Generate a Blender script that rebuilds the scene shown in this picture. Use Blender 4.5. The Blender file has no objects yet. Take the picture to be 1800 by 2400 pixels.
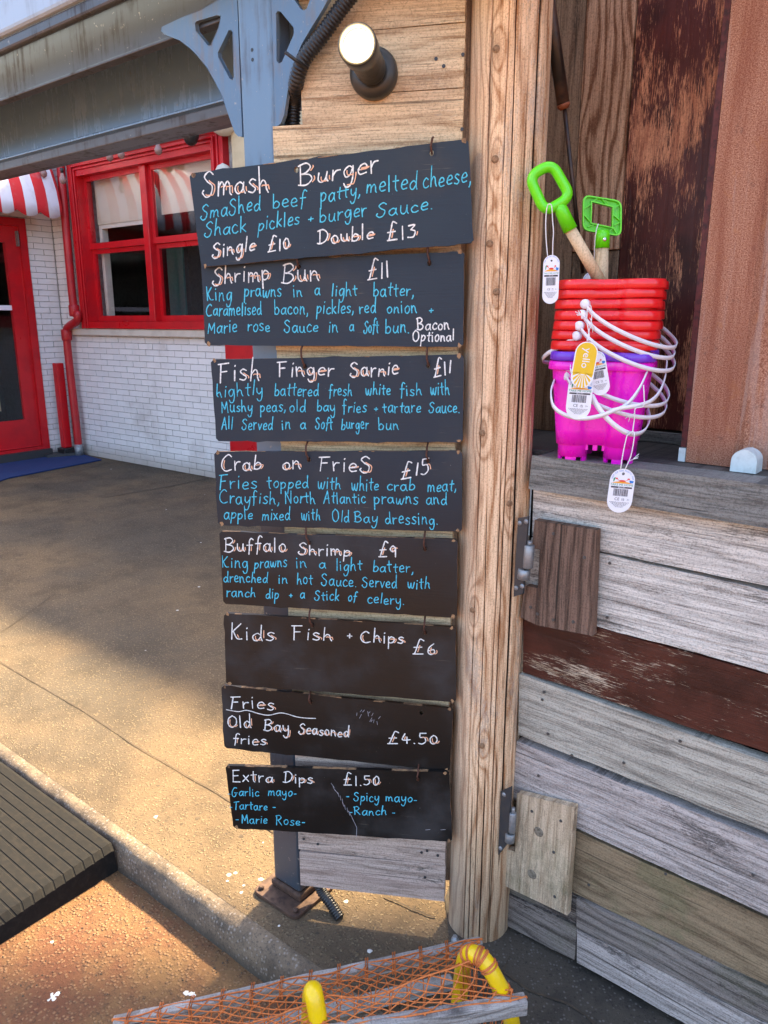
import bpy, bmesh, math, random
from mathutils import Vector, Matrix, geometry, noise
random.seed(7)
R = math.radians
SC = bpy.context.scene
COL = SC.collection
# ------------------------------------------------------------------ camera
FPX, PITCH, CH = 1760.0, math.atan(450/1760.0), 1.5
cam = bpy.data.cameras.new('camera'); camo = bpy.data.objects.new('camera', cam); COL.objects.link(camo)
cam.sensor_fit = 'VERTICAL'; cam.sensor_height = 24; cam.lens = 24*FPX/2400
cam.clip_start = .02; cam.clip_end = 500
camo.location = (0, 0, CH); camo.rotation_euler = (R(90)-PITCH, 0, 0)
SC.camera = camo
# ------------------------------------------------------------------ light
SUN_EL, SUN_AZ = R(50), R(32)            # azimuth measured from +Y towards +X
w = bpy.data.worlds.new('World'); SC.world = w; w.use_nodes = True
nt = w.node_tree; bg = nt.nodes['Background']
sky = nt.nodes.new('ShaderNodeTexSky'); sky.sky_type = 'NISHITA'; sky.sun_disc = False
sky.sun_elevation = SUN_EL; sky.sun_rotation = SUN_AZ; sky.air_density = 1.; sky.dust_density = 4.5; sky.ozone_density = .8
nt.links.new(sky.outputs[0], bg.inputs[0]); bg.inputs[1].default_value = .15
sl = bpy.data.lights.new('sun', 'SUN'); sl.energy = 4.5; sl.angle = R(2.8); sl.color = (1, .80, .50)
so = bpy.data.objects.new('sun', sl); COL.objects.link(so)
sd = Vector((math.sin(SUN_AZ)*math.cos(SUN_EL), math.cos(SUN_AZ)*math.cos(SUN_EL), math.sin(SUN_EL)))
so.rotation_euler = sd.to_track_quat('Z', 'Y').to_euler(); so.location = (0, 0, 8)
SC.view_settings.view_transform = 'Standard'; SC.view_settings.look = 'None'
SC.view_settings.exposure = 2.55; SC.view_settings.gamma = 1
# ------------------------------------------------------------------ geometry helpers
CAMP = Vector((0, 0, CH)); cp, sp = math.cos(PITCH), math.sin(PITCH)
def ray(px, py):
    u = (px-900)/FPX; v = (py-1200)/FPX
    return Vector((u, cp-v*sp, -sp-v*cp))
def ground(px, py, z=0.0):
    d = ray(px, py); t = (z-CH)/d.z
    return CAMP+d*t
def frame(ox, oy, dx, dy):
    l = math.hypot(dx, dy); dx /= l; dy /= l
    return Matrix(((dx, -dy, 0, ox), (dy, dx, 0, oy), (0, 0, 1, 0), (0, 0, 0, 1)))
def on(fr, px, py, off=0.0):
    """where the sight line through a photo pixel meets the upright plane lying `off` in front of a frame"""
    inv = fr.inverted(); o = inv @ CAMP; d = inv.to_3x3() @ ray(px, py)
    t = (-off-o.y)/d.y
    return Vector((o.x+d.x*t, -off, o.z+d.z*t))
def onl(fr, pts, off=0.0):
    return [(q.x, q.z) for q in (on(fr, x, y, off) for x, y in pts)]
def zz(pts, ox, oy, k):
    return [(ox+x/k, oy+y/k) for x, y in pts]
I4 = Matrix.Identity(4)
class MB:
    def __init__(s): s.v = []; s.f = []; s.sm = []
    def add(s, vs, fs, smooth=False):
        b = len(s.v); s.v += [Vector(p) for p in vs]; s.f += [[b+i for i in f] for f in fs]; s.sm += [smooth]*len(fs)
        return s
    def box(s, a, b, m=None):
        x0, y0, z0 = a; x1, y1, z1 = b
        vs = [Vector(p) for p in ((x0,y0,z0),(x1,y0,z0),(x1,y1,z0),(x0,y1,z0),(x0,y0,z1),(x1,y0,z1),(x1,y1,z1),(x0,y1,z1))]
        if m: vs = [m @ p for p in vs]
        return s.add(vs, [(0,3,2,1),(4,5,6,7),(0,1,5,4),(1,2,6,5),(2,3,7,6),(3,0,4,7)])
    def prism(s, outer, y0, y1, holes=(), m=None):
        """polygon in the x-z plane, extruded between y0 (front) and y1 (back)"""
        loops = [list(outer)]+[list(h) for h in holes]
        tri = geometry.tessellate_polygon([[Vector((p[0], p[1], 0)) for p in l] for l in loops])
        flat = [p for l in loops for p in l]; n = len(flat)
        vs = [Vector((p[0], y0, p[1])) for p in flat]+[Vector((p[0], y1, p[1])) for p in flat]
        if m: vs = [m @ p for p in vs]
        fs = []
        for t in tri:
            a, b, c = [flat[i] for i in t]
            ar = (b[0]-a[0])*(c[1]-a[1])-(b[1]-a[1])*(c[0]-a[0])
            t = tuple(t) if ar > 0 else tuple(reversed(t))
            fs.append(t); fs.append(tuple(n+i for i in reversed(t)))
        k = 0
        for li, l in enumerate(loops):
            a = sum(l[i][0]*l[(i+1) % len(l)][1]-l[(i+1) % len(l)][0]*l[i][1] for i in range(len(l)))
            for i in range(len(l)):
                j = (i+1) % len(l)
                q = (k+i, n+k+i, n+k+j, k+j)
                if (a > 0) != (li == 0): q = q[::-1]
                fs.append(q[::-1])
            k += len(l)
        return s.add(vs, fs)
    def tube(s, path, r, n=12, closed=False, caps=True, flat=1.0):
        P = [Vector(p) for p in path]; m = len(P); rr = r if hasattr(r, '__len__') else [r]*m
        T = []
        for i in range(m):
            if closed: t = P[(i+1) % m]-P[i-1]
            else: t = P[min(i+1, m-1)]-P[max(i-1, 0)]
            T.append(t.normalized() if t.length > 1e-9 else Vector((0, 0, 1)))
        up = Vector((0, 0, 1)) if abs(T[0].z) < .9 else Vector((1, 0, 0))
        nrm = (up-T[0]*up.dot(T[0])).normalized(); vs = []
        for i in range(m):
            nrm = (nrm-T[i]*nrm.dot(T[i])).normalized(); bi = T[i].cross(nrm)
            for k in range(n):
                a = 2*math.pi*k/n
                vs.append(P[i]+nrm*math.cos(a)*rr[i]+bi*math.sin(a)*rr[i]*flat)
        fs = []
        for i in range(m if closed else m-1):
            j = (i+1) % m
            for k in range(n):
                l = (k+1) % n
                fs.append((i*n+k, i*n+l, j*n+l, j*n+k))
        s.add(vs, fs, True)
        if caps and not closed:
            b = len(s.v)-m*n
            s.f += [[b+k for k in range(n)][::-1], [b+(m-1)*n+k for k in range(n)]]; s.sm += [False, False]
        return s
    def ribbon(s, path, wdt, thk, side):
        """flat strap: path, width along `side` direction, small thickness"""
        P = [Vector(p) for p in path]; m = len(P); vs = []
        for i in range(m):
            t = (P[min(i+1, m-1)]-P[max(i-1, 0)]).normalized()
            sd_ = side(i) if callable(side) else side
            sd_ = (sd_-t*sd_.dot(t)).normalized(); nn = t.cross(sd_)
            for a, b in ((-1, -1), (1, -1), (1, 1), (-1, 1)):
                vs.append(P[i]+sd_*a*wdt/2+nn*b*thk/2)
        fs = [(0, 1, 2, 3), tuple((m-1)*4+k for k in (3, 2, 1, 0))]
        for i in range(m-1):
            for k in range(4):
                l = (k+1) % 4
                fs.append((i*4+k, (i+1)*4+k, (i+1)*4+l, i*4+l))
        return s.add(vs, fs, True)
    def lathe(s, prof, c=(0, 0, 0), n=32, m=None, cap=True):
        vs = []
        for r_, z in prof:
            for k in range(n):
                a = 2*math.pi*k/n
                p = Vector((r_*math.cos(a), r_*math.sin(a), z))
                vs.append((m @ p if m else p)+Vector(c))
        fs = []
        for i in range(len(prof)-1):
            for k in range(n):
                l = (k+1) % n
                fs.append((i*n+k, i*n+l, (i+1)*n+l, (i+1)*n+k))
        s.add(vs, fs, True)
        if cap:
            b = len(s.v)-len(prof)*n
            s.f += [[b+k for k in range(n)][::-1], [b+(len(prof)-1)*n+k for k in range(n)]]; s.sm += [False, False]
        return s
    def ball(s, c, r, sx=1, sy=1, sz=1, n=8):
        prof = [(max(1e-4, math.cos(-math.pi/2+math.pi*i/n))*r, math.sin(-math.pi/2+math.pi*i/n)*r) for i in range(n+1)]
        return s.lathe(prof, c, n+2, Matrix.Diagonal((sx, sy, sz)).to_4x4(), cap=False)
    def mesh(s, name, shift=Vector((0, 0, 0))):
        me = bpy.data.meshes.new(name)
        me.from_pydata([tuple(p-shift) for p in s.v], [], s.f)
        me.polygons.foreach_set('use_smooth', s.sm)
        me.update(); return me
def obj(name, mb, m, parent=None, fr=I4, bevel=0, seg=2, kind=None, label=None):
    base = Vector((0, 0, 0))
    if parent is not None:
        base = Vector(parent['_b'])
    me = mb if isinstance(mb, bpy.types.Mesh) else mb.mesh(name, base)
    if m and not me.materials:
        for q in (m if isinstance(m, (list, tuple)) else [m]): me.materials.append(q)
    o = bpy.data.objects.new(name, me); COL.objects.link(o)
    if parent is not None:
        o.parent = parent; o['_b'] = tuple(base)
    else: o.matrix_world = fr
    if bevel:
        b = o.modifiers.new('bevel', 'BEVEL'); b.width = bevel; b.segments = seg; b.limit_method = 'ANGLE'; b.angle_limit = R(40)
    if kind: o['kind'] = kind
    if label: o['label'] = label
    return o
def thing(name, label, cat, fr=I4, base=(0, 0, 0), group=None):
    o = bpy.data.objects.new(name, None); COL.objects.link(o); o.empty_display_size = .05
    o.matrix_world = fr @ Matrix.Translation(base)
    o['_b'] = tuple(base); o['label'] = label; o['category'] = cat
    if group: o['group'] = group
    return o
def cr(pts, n=6, closed=False):
    """Catmull-Rom smoothing"""
    P = [Vector(p) for p in pts]; m = len(P); out = []
    if m < 3 and not closed: return P
    for i in range(m if closed else m-1):
        a = P[(i-1) % m] if closed or i > 0 else P[0]; b = P[i]; c = P[(i+1) % m]
        d = P[(i+2) % m] if closed or i+2 < m else P[-1]
        for k in range(n):
            t = k/n
            out.append(.5*((2*b)+(c-a)*t+(2*a-5*b+4*c-d)*t*t+(3*b-a-3*c+d)*t**3))
    if not closed: out.append(P[-1])
    return out
# ------------------------------------------------------------------ material helpers
class N:
    def __init__(s, name):
        s.m = bpy.data.materials.new(name); s.m.use_nodes = True; s.t = s.m.node_tree
        s.p = s.t.nodes['Principled BSDF']
    def n(s, typ, **kw):
        nd = s.t.nodes.new(typ)
        for k, v in kw.items(): setattr(nd, k, v)
        return nd
    def put(s, nd, key, v):
        if v is None: return
        if hasattr(v, 'is_linked') or isinstance(v, bpy.types.NodeSocket): s.t.links.new(v, nd.inputs[key])
        else:
            if isinstance(v, (tuple, list)) and len(v) == 3 and nd.inputs[key].type == 'RGBA': v = (*v, 1)
            nd.inputs[key].default_value = v
    def math(s, op, a, b=None, c=None, clamp=False):
        nd = s.n('ShaderNodeMath', operation=op, use_clamp=clamp)
        for i, v in enumerate((a, b, c)):
            if v is not None: s.put(nd, i, v)
        return nd.outputs[0]
    def co(s): return s.n('ShaderNodeTexCoord').outputs['Object']
    def rnd(s): return s.n('ShaderNodeObjectInfo').outputs['Random']
    def vec(s, x=0., y=0., z=0.):
        nd = s.n('ShaderNodeCombineXYZ')
        s.put(nd, 0, x); s.put(nd, 1, y); s.put(nd, 2, z); return nd.outputs[0]
    def sep(s, v):
        nd = s.n('ShaderNodeSeparateXYZ'); s.put(nd, 0, v); return nd.outputs
    def noise(s, v, scale=5., det=3., rough=.55, dist=0.):
        nd = s.n('ShaderNodeTexNoise'); s.put(nd, 'Vector', v); s.put(nd, 'Scale', scale)
        s.put(nd, 'Detail', det); s.put(nd, 'Roughness', rough); s.put(nd, 'Distortion', dist); return nd.outputs[0]
    def vor(s, v, scale=5., feature='F1', out='Distance', rnd=1.):
        nd = s.n('ShaderNodeTexVoronoi', feature=feature); s.put(nd, 'Vector', v); s.put(nd, 'Scale', scale)
        s.put(nd, 'Randomness', rnd); return nd.outputs[out]
    def rng(s, v, a, b, c=0., d=1., smooth=True):
        nd = s.n('ShaderNodeMapRange', interpolation_type='SMOOTHSTEP' if smooth else 'LINEAR')
        s.put(nd, 0, v); s.put(nd, 1, a); s.put(nd, 2, b); s.put(nd, 3, c); s.put(nd, 4, d); return nd.outputs[0]
    def mix(s, f, a, b, mode='MIX'):
        nd = s.n('ShaderNodeMix', data_type='RGBA', blend_type=mode)
        s.put(nd, 0, f); s.put(nd, 6, a); s.put(nd, 7, b); return nd.outputs[2]
    def bump(s, h, st=.5, d=.002, prev=None):
        nd = s.n('ShaderNodeBump'); s.put(nd, 'Height', h); s.put(nd, 'Strength', st); s.put(nd, 'Distance', d)
        if prev is not None: s.put(nd, 'Normal', prev)
        return nd.outputs[0]
    def done(s, col, rough=.6, metal=0., nrm=None, spec=None, coat=None):
        s.put(s.p, 'Base Color', col); s.put(s.p, 'Roughness', rough); s.put(s.p, 'Metallic', metal)
        if nrm is not None: s.put(s.p, 'Normal', nrm)
        if spec is not None: s.put(s.p, 'Specular IOR Level', spec)
        if coat is not None: s.put(s.p, 'Coat Weight', coat)
        return s.m
def wood(name, light, dark, axis='x', ring=26., ringamt=.55, stain=(.1, .09, .08), stain_amt=.3, paint=None, wear=.55,
         mould=0., bump=.6, rough=.8, knots=1., crack=.5, radius=.075, spots=()):
    g = N(name); x, y, z = g.sep(g.co()); r = g.rnd()
    if axis == 'x': u, v, d = x, z, y
    elif axis == 'z': u, v, d = z, x, y
    else:
        u = z; v = g.math('MULTIPLY', g.math('ARCTAN2', x, g.math('MULTIPLY', y, -1.)), radius); d = 0.
    uo, vo = u, v
    u = g.math('ADD', u, g.math('MULTIPLY', r, 37.)); v0 = g.math('ADD', v, g.math('MULTIPLY', r, 11.))
    warp = g.noise(g.vec(g.math('MULTIPLY', u, 2.1), g.math('MULTIPLY', v0, 8.), d), 1., 3., .5)
    kd = g.vor(g.vec(g.math('MULTIPLY', u, 2.3), g.math('MULTIPLY', v0, 7.), 0.), 1.)
    k = g.rng(kd, 0., .34, 1., 0.)
    kc = g.rng(kd, .05, .10, 1., 0.)
    ph = g.math('ADD', g.math('MULTIPLY', v0, ring*6.28), g.math('MULTIPLY', warp, 26.))
    ph = g.math('ADD', ph, g.math('MULTIPLY', k, 9.*knots))
    halo = 0.
    for uz, vz in spots:       # grain flowing round each real knot
        du = g.math('MULTIPLY', g.math('SUBTRACT', uo, uz), 1/.055); dv = g.math('MULTIPLY', g.math('SUBTRACT', vo, vz), 1/.017)
        e_ = g.math('POWER', 2.718, g.math('MULTIPLY', g.math('ADD', g.math('MULTIPLY', du, du), g.math('MULTIPLY', dv, dv)), -1.))
        halo = g.math('ADD', halo, e_)
    if spots: ph = g.math('ADD', ph, g.math('MULTIPLY', halo, 16.))
    s = g.math('SINE', ph); s = g.rng(s, -1., 1., 0., 1., False); s = g.math('POWER', s, 3.2)
    fine = g.noise(g.vec(g.math('MULTIPLY', u, 7.), g.math('MULTIPLY', v0, 330.), g.math('MULTIPLY', d, 300.) if axis != 'c' else 0.), 1., 4., .7)
    med = g.noise(g.vec(g.math('MULTIPLY', u, 3.2), g.math('MULTIPLY', v0, 60.), 0.), 1., 3., .6)
    f = g.math('ADD', g.math('MULTIPLY', s, ringamt), g.math('MULTIPLY', g.rng(fine, .42, .62), .42))
    f = g.math('ADD', f, g.math('MULTIPLY', g.rng(med, .40, .64), .36)); f = g.math('SUBTRACT', f, .12, clamp=True)
    col = g.mix(f, light, dark)
    if spots: col = g.mix(g.math('MULTIPLY', g.rng(halo, .55, 1.), .6), col, tuple(c*.8 for c in dark))
    blot = g.noise(g.vec(g.math('MULTIPLY', u, 2.6), g.math('MULTIPLY', v0, 9.), 3.), 1., 5., .62)
    sp_ = g.noise(g.vec(g.math('MULTIPLY', u, 60.), g.math('MULTIPLY', v0, 260.), 0.), 1., 3., .7)
    bm = g.rng(g.math('ADD', blot, g.math('MULTIPLY', g.math('SUBTRACT', sp_, .5), .5)), .56, .66)
    col = g.mix(g.math('MULTIPLY', bm, stain_amt), col, stain)
    if mould: 
        mm = g.rng(g.noise(g.vec(u, v0, 7.), 5., 5., .7), .5, .62)
        col = g.mix(g.math('MULTIPLY', mm, mould), col, (.10, .12, .05))
    col = g.mix(g.math('MULTIPLY', kc, .75*knots), col, tuple(c*.35 for c in dark))
    grit = g.noise(g.vec(u, v0, d), 260., 4., .8)
    col = g.mix(g.math('MULTIPLY', g.rng(grit, .52, .62), .42), col, tuple(c*.45 for c in dark))
    col = g.mix(g.math('MULTIPLY', g.rng(grit, .46, .38), .22), col, tuple(min(.85, c*1.35) for c in light))
    hl = g.noise(g.vec(g.math('MULTIPLY', u, 11.), g.math('MULTIPLY', v0, 240.), 8.), 1., 5., .75)
    col = g.mix(g.math('MULTIPLY', g.rng(hl, .56, .60), .5), col, tuple(c*.4 for c in dark))
    ckn = g.noise(g.vec(g.math('MULTIPLY', u, 1.7), g.math('MULTIPLY', v0, 105.), 5.), 1., 2., .5)
    ck = g.rng(ckn, .675, .70)
    col = g.mix(g.math('MULTIPLY', ck, crack), col, (.03, .022, .016))
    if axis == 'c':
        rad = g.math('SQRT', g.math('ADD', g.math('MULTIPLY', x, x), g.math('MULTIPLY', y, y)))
        col = g.mix(g.rng(rad, .0742, .0712), col, (.022, .011, .007))  # crack shade put into the colour, darkest where the grooves cut deepest
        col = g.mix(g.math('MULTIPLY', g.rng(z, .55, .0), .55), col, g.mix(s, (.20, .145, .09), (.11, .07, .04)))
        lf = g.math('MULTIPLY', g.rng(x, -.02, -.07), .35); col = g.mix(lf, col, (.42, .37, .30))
    h = g.math('SUBTRACT', g.math('ADD', g.math('ADD', g.math('MULTIPLY', fine, .6), g.math('MULTIPLY', grit, -.35)), g.math('MULTIPLY', s, -.35)), g.math('MULTIPLY', ck, 1.3))
    rr = rough
    if paint:
        pn = g.noise(g.vec(g.math('MULTIPLY', u, 4.5), g.math('MULTIPLY', v0, 16.), 1.), 1., 4., .6)
        pf = g.noise(g.vec(g.math('MULTIPLY', u, 34.), g.math('MULTIPLY', v0, 420.), 2.), 1., 4., .75)
        pm = g.rng(g.math('ADD', g.math('MULTIPLY', pn, .55), g.math('MULTIPLY', pf, .45)), wear, wear+.05)
        pc = g.mix(g.rng(g.noise(g.vec(u, v0, 0.), 9., 4., .6), .35, .7), paint, tuple(c*.45 for c in paint))
        pc = g.mix(g.math('MULTIPLY', g.rng(fine, .45, .7), .35), pc, tuple(c*.3 for c in paint))
        col = g.mix(pm, pc, col); rr = g.rng(pm, 0., 1., .42, .85)
    return g.done(col, rr, 0, g.bump(h, bump, .0022), spec=.3)
def plain(name, c, rough=.5, metal=0., spots=None, amt=.25, sc=30., bump=0., coat=None, spec=None):
    g = N(name); co = g.co(); n1 = g.noise(co, sc, 4., .6)
    col = g.mix(g.math('MULTIPLY', g.rng(n1, .4, .7), amt), c, spots or tuple(q*.5 for q in c))
    rr = g.rng(n1, .3, .7, max(.02, rough-.08), min(1, rough+.1))
    return g.done(col, rr, metal, g.bump(n1, bump, .001) if bump else None, spec, coat)
def metalpaint(name, c, grime=(.10, .075, .055), amt=.6, rough=.38, axis=1):
    g = N(name); x, y, z = g.sep(g.co())
    st = g.noise(g.vec(g.math('MULTIPLY', x, 60.), g.math('MULTIPLY', y, 60.), g.math('MULTIPLY', z, 4.)), 1., 4., .65)
    bl = g.noise(g.vec(x, y, z), 9., 5., .65)
    a = g.rng(g.math('ADD', g.math('MULTIPLY', st, .5), g.math('MULTIPLY', bl, .5)), .48, .66)
    sp_ = g.rng(g.noise(g.vec(x, y, z), 90., 3., .6), .68, .72)
    col = g.mix(g.math('MULTIPLY', a, amt), c, grime); col = g.mix(g.math('MULTIPLY', sp_, .55), col, (.42, .36, .3))
    return g.done(col, g.rng(a, 0, 1, rough, .7), .15, g.bump(bl, .15, .002))
M = {}
M['plank_col'] = wood('column_plank_wood', (.82, .61, .37), (.38, .225, .115), ringamt=.45, stain=(.34, .29, .24), stain_amt=.45, ring=20)
M['plank_low'] = wood('low_plank_wood', (.60, .46, .38), (.26, .18, .135), ringamt=.4, stain=(.07, .065, .05), stain_amt=.8)
M['grey'] = wood('grey_plank_wood', (.74, .68, .60), (.16, .135, .115), ring=30, ringamt=.3, stain=(.10, .085, .07), stain_amt=.7, crack=.6, bump=.8)
M['greytan'] = wood('tan_grey_plank_wood', (.50, .46, .38), (.14, .12, .095), ring=28, ringamt=.3, stain=(.10, .09, .08), stain_amt=.4, crack=.4)
M['greyrough'] = wood('rough_grey_plank_wood', (.54, .47, .43), (.10, .082, .072), ring=30, ringamt=.3, stain=(.07, .06, .055), stain_amt=.8, crack=.7, bump=1.)
M['olive'] = wood('olive_plank_wood', (.29, .21, .125), (.12, .08, .045), ring=18, ringamt=.45, stain=(.06, .055, .03), stain_amt=.5, mould=.35)
M['darkplank'] = wood('dark_wet_plank_wood', (.26, .22, .19), (.06, .047, .04), ring=30, stain=(.035, .025, .022), stain_amt=.85, crack=.8, mould=.2)
M['beam'] = wood('shelf_beam_wood', (.25, .24, .215), (.075, .07, .062), ring=34, ringamt=.3, stain=(.09, .08, .07), stain_amt=.5, crack=.7, bump=.9)
M['brown'] = wood('brown_painted_wood', (.55, .44, .32), (.30, .22, .14), paint=(.085, .024, .015), wear=.545, bump=.5, knots=.4)
M['cover1'] = wood('brown_cover_wood', (.22, .135, .095), (.060, .035, .024), axis='z', ring=46, ringamt=.6, stain=(.06, .04, .03), stain_amt=.4, crack=.9, bump=1.2)
M['cover2'] = wood('pale_cover_wood', (.62, .48, .33), (.28, .19, .11), axis='z', ring=28, ringamt=.45, stain=(.14, .13, .09), stain_amt=.4, mould=.3)
M['mottled'] = wood('charred_mottled_wood', (.74, .34, .18), (.38, .13, .07), axis='z', paint=(.115, .026, .018), wear=.505, ring=30, bump=.4, knots=.4)
M['oak'] = wood('ringed_upright_wood', (.62, .38, .23), (.20, .085, .04), axis='z', ring=44, ringamt=.95, stain=(.2, .16, .13), stain_amt=.2, crack=.3)
M['darkup'] = wood('dark_upright_wood', (.36, .24, .15), (.12, .07, .04), axis='z', ring=30, ringamt=.4, stain=(.05, .04, .03), stain_amt=.6)
M['creelwood'] = wood('driftwood', (.42, .38, .35), (.17, .145, .13), ring=40, stain=(.1, .09, .08), crack=1., bump=1.5)
M['shaft'] = wood('pale_dowel_wood', (.74, .55, .34), (.62, .43, .25), axis='z', ring=20, ringamt=.2, stain=(.6, .45, .3), stain_amt=.2, crack=.0, knots=0, bump=.05, rough=.5)
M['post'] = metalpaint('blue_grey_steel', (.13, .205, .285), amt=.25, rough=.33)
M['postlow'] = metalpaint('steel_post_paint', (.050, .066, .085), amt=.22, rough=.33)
M['bracket'] = metalpaint('bracket_paint', (.10, .17, .25), grime=(.26, .21, .17), amt=.45)
M['fascia'] = metalpaint('fascia_paint', (.24, .42, .66), amt=.22, rough=.2)  # blue strengthened in the base colour to stand for reflected sky
fp_ = M['fascia'].node_tree.nodes['Principled BSDF']; fp_.inputs['Metallic'].default_value = .30; fp_.inputs['Coat Weight'].default_value = 1.; fp_.inputs['Coat Roughness'].default_value = .12
M['upbeam'] = metalpaint('overhead_beam_paint', (.058, .060, .066), grime=(.035,.026,.020), amt=.7)
M['panel'] = metalpaint('pale_box_paint', (.36, .43, .50), amt=.15)
M['lip'] = metalpaint('lip_paint', (.11, .12, .14), grime=(.05,.04,.035), amt=.5)
M['plate'] = plain('rusty_plate', (.10, .055, .035), .7, .3, (.045, .025, .02), .8, 60, .6)
M['black'] = plain('black_plastic', (.012, .012, .014), .42, amt=.4, spots=(.05, .045, .04))
M['rusthook'] = plain('rusty_wire', (.11, .045, .028), .65, .5, (.04, .02, .015), .7, 200)
M['galv'] = plain('galvanised_steel', (.30, .31, .32), .5, .6, (.16, .15, .14), .6, 60, .3)
M['darkiron'] = plain('dark_iron', (.05, .052, .058), .5, .4, (.09, .075, .06), .5, 60, .3)
M['nail'] = plain('nail_head', (.10, .095, .09), .5, .5)
M['redpaint'] = plain('glossy_red_paint', (.56, .006, .012), .35, 0, (.34, .004, .01), .55, 4.)
M['redpipe'] = plain('red_pipe_paint', (.46, .012, .018), .4, 0, (.26, .01, .012), .5, 6.)
M['cream'] = plain('cream_stone', (.60, .48, .30), .8, 0, (.42, .32, .2), .5, 6, .3)
M['cream2'] = plain('pale_cream_stone', (.62, .56, .48), .8, 0, (.46, .40, .33), .5, 6, .3)
M['blind'] = plain('cream_blind', (.55, .47, .36), .8, 0, (.45, .36, .26), .3, 3)
M['teal'] = plain('teal_interior', (.02, .13, .12), .6)
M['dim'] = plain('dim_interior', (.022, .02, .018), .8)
M['grime'] = plain('grimy_mortar', (.46, .44, .42), .9, 0, (.13, .12, .11), .6, 20, .5)
M['matblue'] = plain('blue_door_mat', (.006, .022, .10), .95, 0, (.012, .05, .16), .6, 160, .8)
M['rubber'] = plain('black_rubber', (.012, .0115, .011), .8, 0, (.024, .021, .018), .8, 60, .5, spec=.12)
M['redplastic'] = plain('red_plastic', (.78, .006, .012), .3, 0, (.72, .005, .01), .3, 3, coat=.3)
M['purple'] = plain('purple_plastic', (.16, .03, .56), .3, amt=.1, coat=.3)
M['pink'] = plain('pink_plastic', (.90, .004, .58), .28, amt=.05, coat=.3)
M['green'] = plain('lime_plastic', (.13, .74, .005), .34, amt=.06, coat=.2)
M['whiteplastic'] = plain('white_plastic', (.80, .78, .84), .35, amt=.05)
M['whitecap'] = plain('pale_blue_white_cap', (.62, .70, .70), .4, 0, (.35, .38, .36), .35, 70)
M['string'] = plain('white_string', (.78, .76, .76), .8, amt=.1)
M['card'] = plain('white_card', (.80, .80, .84), .45, amt=.03)
M['yellowcard'] = plain('yellow_print', (.80, .50, .01), .45, amt=.02)
M['ink'] = plain('black_ink', (.03, .025, .04), .5)
M['inkblue'] = plain('blue_ink', (.02, .20, .62), .5)
M['inkred'] = plain('red_ink', (.75, .05, .04), .5)
M['inkorange'] = plain('orange_ink', (.85, .36, .02), .5)
M['inkgreen'] = plain('green_ink', (.02, .30, .16), .5)
M['yellow'] = plain('yellow_hose_plastic', (.86, .56, .0), .35, 0, (.6, .36, .01), .35, 25, coat=.2)
M['orange'] = plain('orange_net_cord', (.60, .165, .035), .75, 0, (.30, .08, .025), .6, 90)
M['chalkwhite'] = plain('white_marker', (.80, .79, .76), .8, 0, (.40, .39, .38), .7, 220)
M['chalkblue'] = plain('blue_marker', (.085, .52, .68), .8, 0, (.035, .24, .36), .7, 220)
M['chalkorange'] = plain('orange_marker', (.78, .42, .26), .7)
M['bulbglass'] = plain('bulb_glass', (.30, .17, .15), .15)
M['white_deck'] = plain('chrome_screw', (.6, .6, .6), .2, .9)
def boardmat():
    g = N('blackboard_paint'); x, y, z = g.sep(g.co()); r = g.rnd()
    cx = g.math('ADD', x, g.math('MULTIPLY', r, 20.))
    a = g.noise(g.vec(cx, y, z), 5., 5., .6); b = g.noise(g.vec(g.math('MULTIPLY', cx, 14.), y, g.math('MULTIPLY', z, 300.)), 1., 3., .6)
    # the upper boards are a cooler slate grey, the lower ones a browner black
    wz = g.sep(g.n('ShaderNodeNewGeometry').outputs['Position'])[2]
    k = g.rng(wz, .85, 1.25); k2 = g.rng(wz, .45, .72)
    c = g.mix(k2, (.0042, .0034, .0030), (.0200, .0115, .0072)); c = g.mix(k, c, (.0130, .0225, .036))
    c = g.mix(g.math('MULTIPLY', g.rng(a, .46, .72), .6), c, (.048, .045, .046))
    sc = g.rng(g.noise(g.vec(g.math('MULTIPLY', cx, 9.), y, g.math('MULTIPLY', z, 240.)), 1., 3., .6), .665, .69)
    c = g.mix(g.math('MULTIPLY', g.math('MULTIPLY', sc, g.rng(a, .5, .6)), .35), c, (.16, .13, .10))
    ed = g.rng(g.noise(g.vec(cx, y, z), 300., 2., .5), .74, .76)
    c = g.mix(g.math('MULTIPLY', ed, .5), c, (.3, .28, .26))
    return g.done(c, g.rng(a, .3, .7, .42, .62), 0, g.bump(b, .35, .001), spec=.35)
M['board'] = boardmat()
M['edgewood'] = plain('bare_ply_edge', (.34, .19, .09), .8, 0, (.06, .035, .025), .9, 60, .4)
def brickmat():
    g = N('white_painted_brick'); co = g.co(); r = g.rnd()
    a = g.noise(g.n('ShaderNodeNewGeometry').outputs['Position'], 1.6, 5., .65); b = g.noise(co, 60., 4., .6)
    c = g.mix(g.math('MULTIPLY', r, .5), (.82, .80, .79), (.68, .66, .65))
    c = g.mix(g.math('MULTIPLY', g.rng(a, .48, .75), .6), c, (.42, .37, .34))
    wz = g.sep(g.n('ShaderNodeNewGeometry').outputs['Position'])[2]
    c = g.mix(g.math('MULTIPLY', g.rng(wz, .22, 0.), .6), c, (.30, .22, .15))
    return g.done(c, .6, 0, g.bump(b, .5, .003))
M['brick'] = brickmat()
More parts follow.
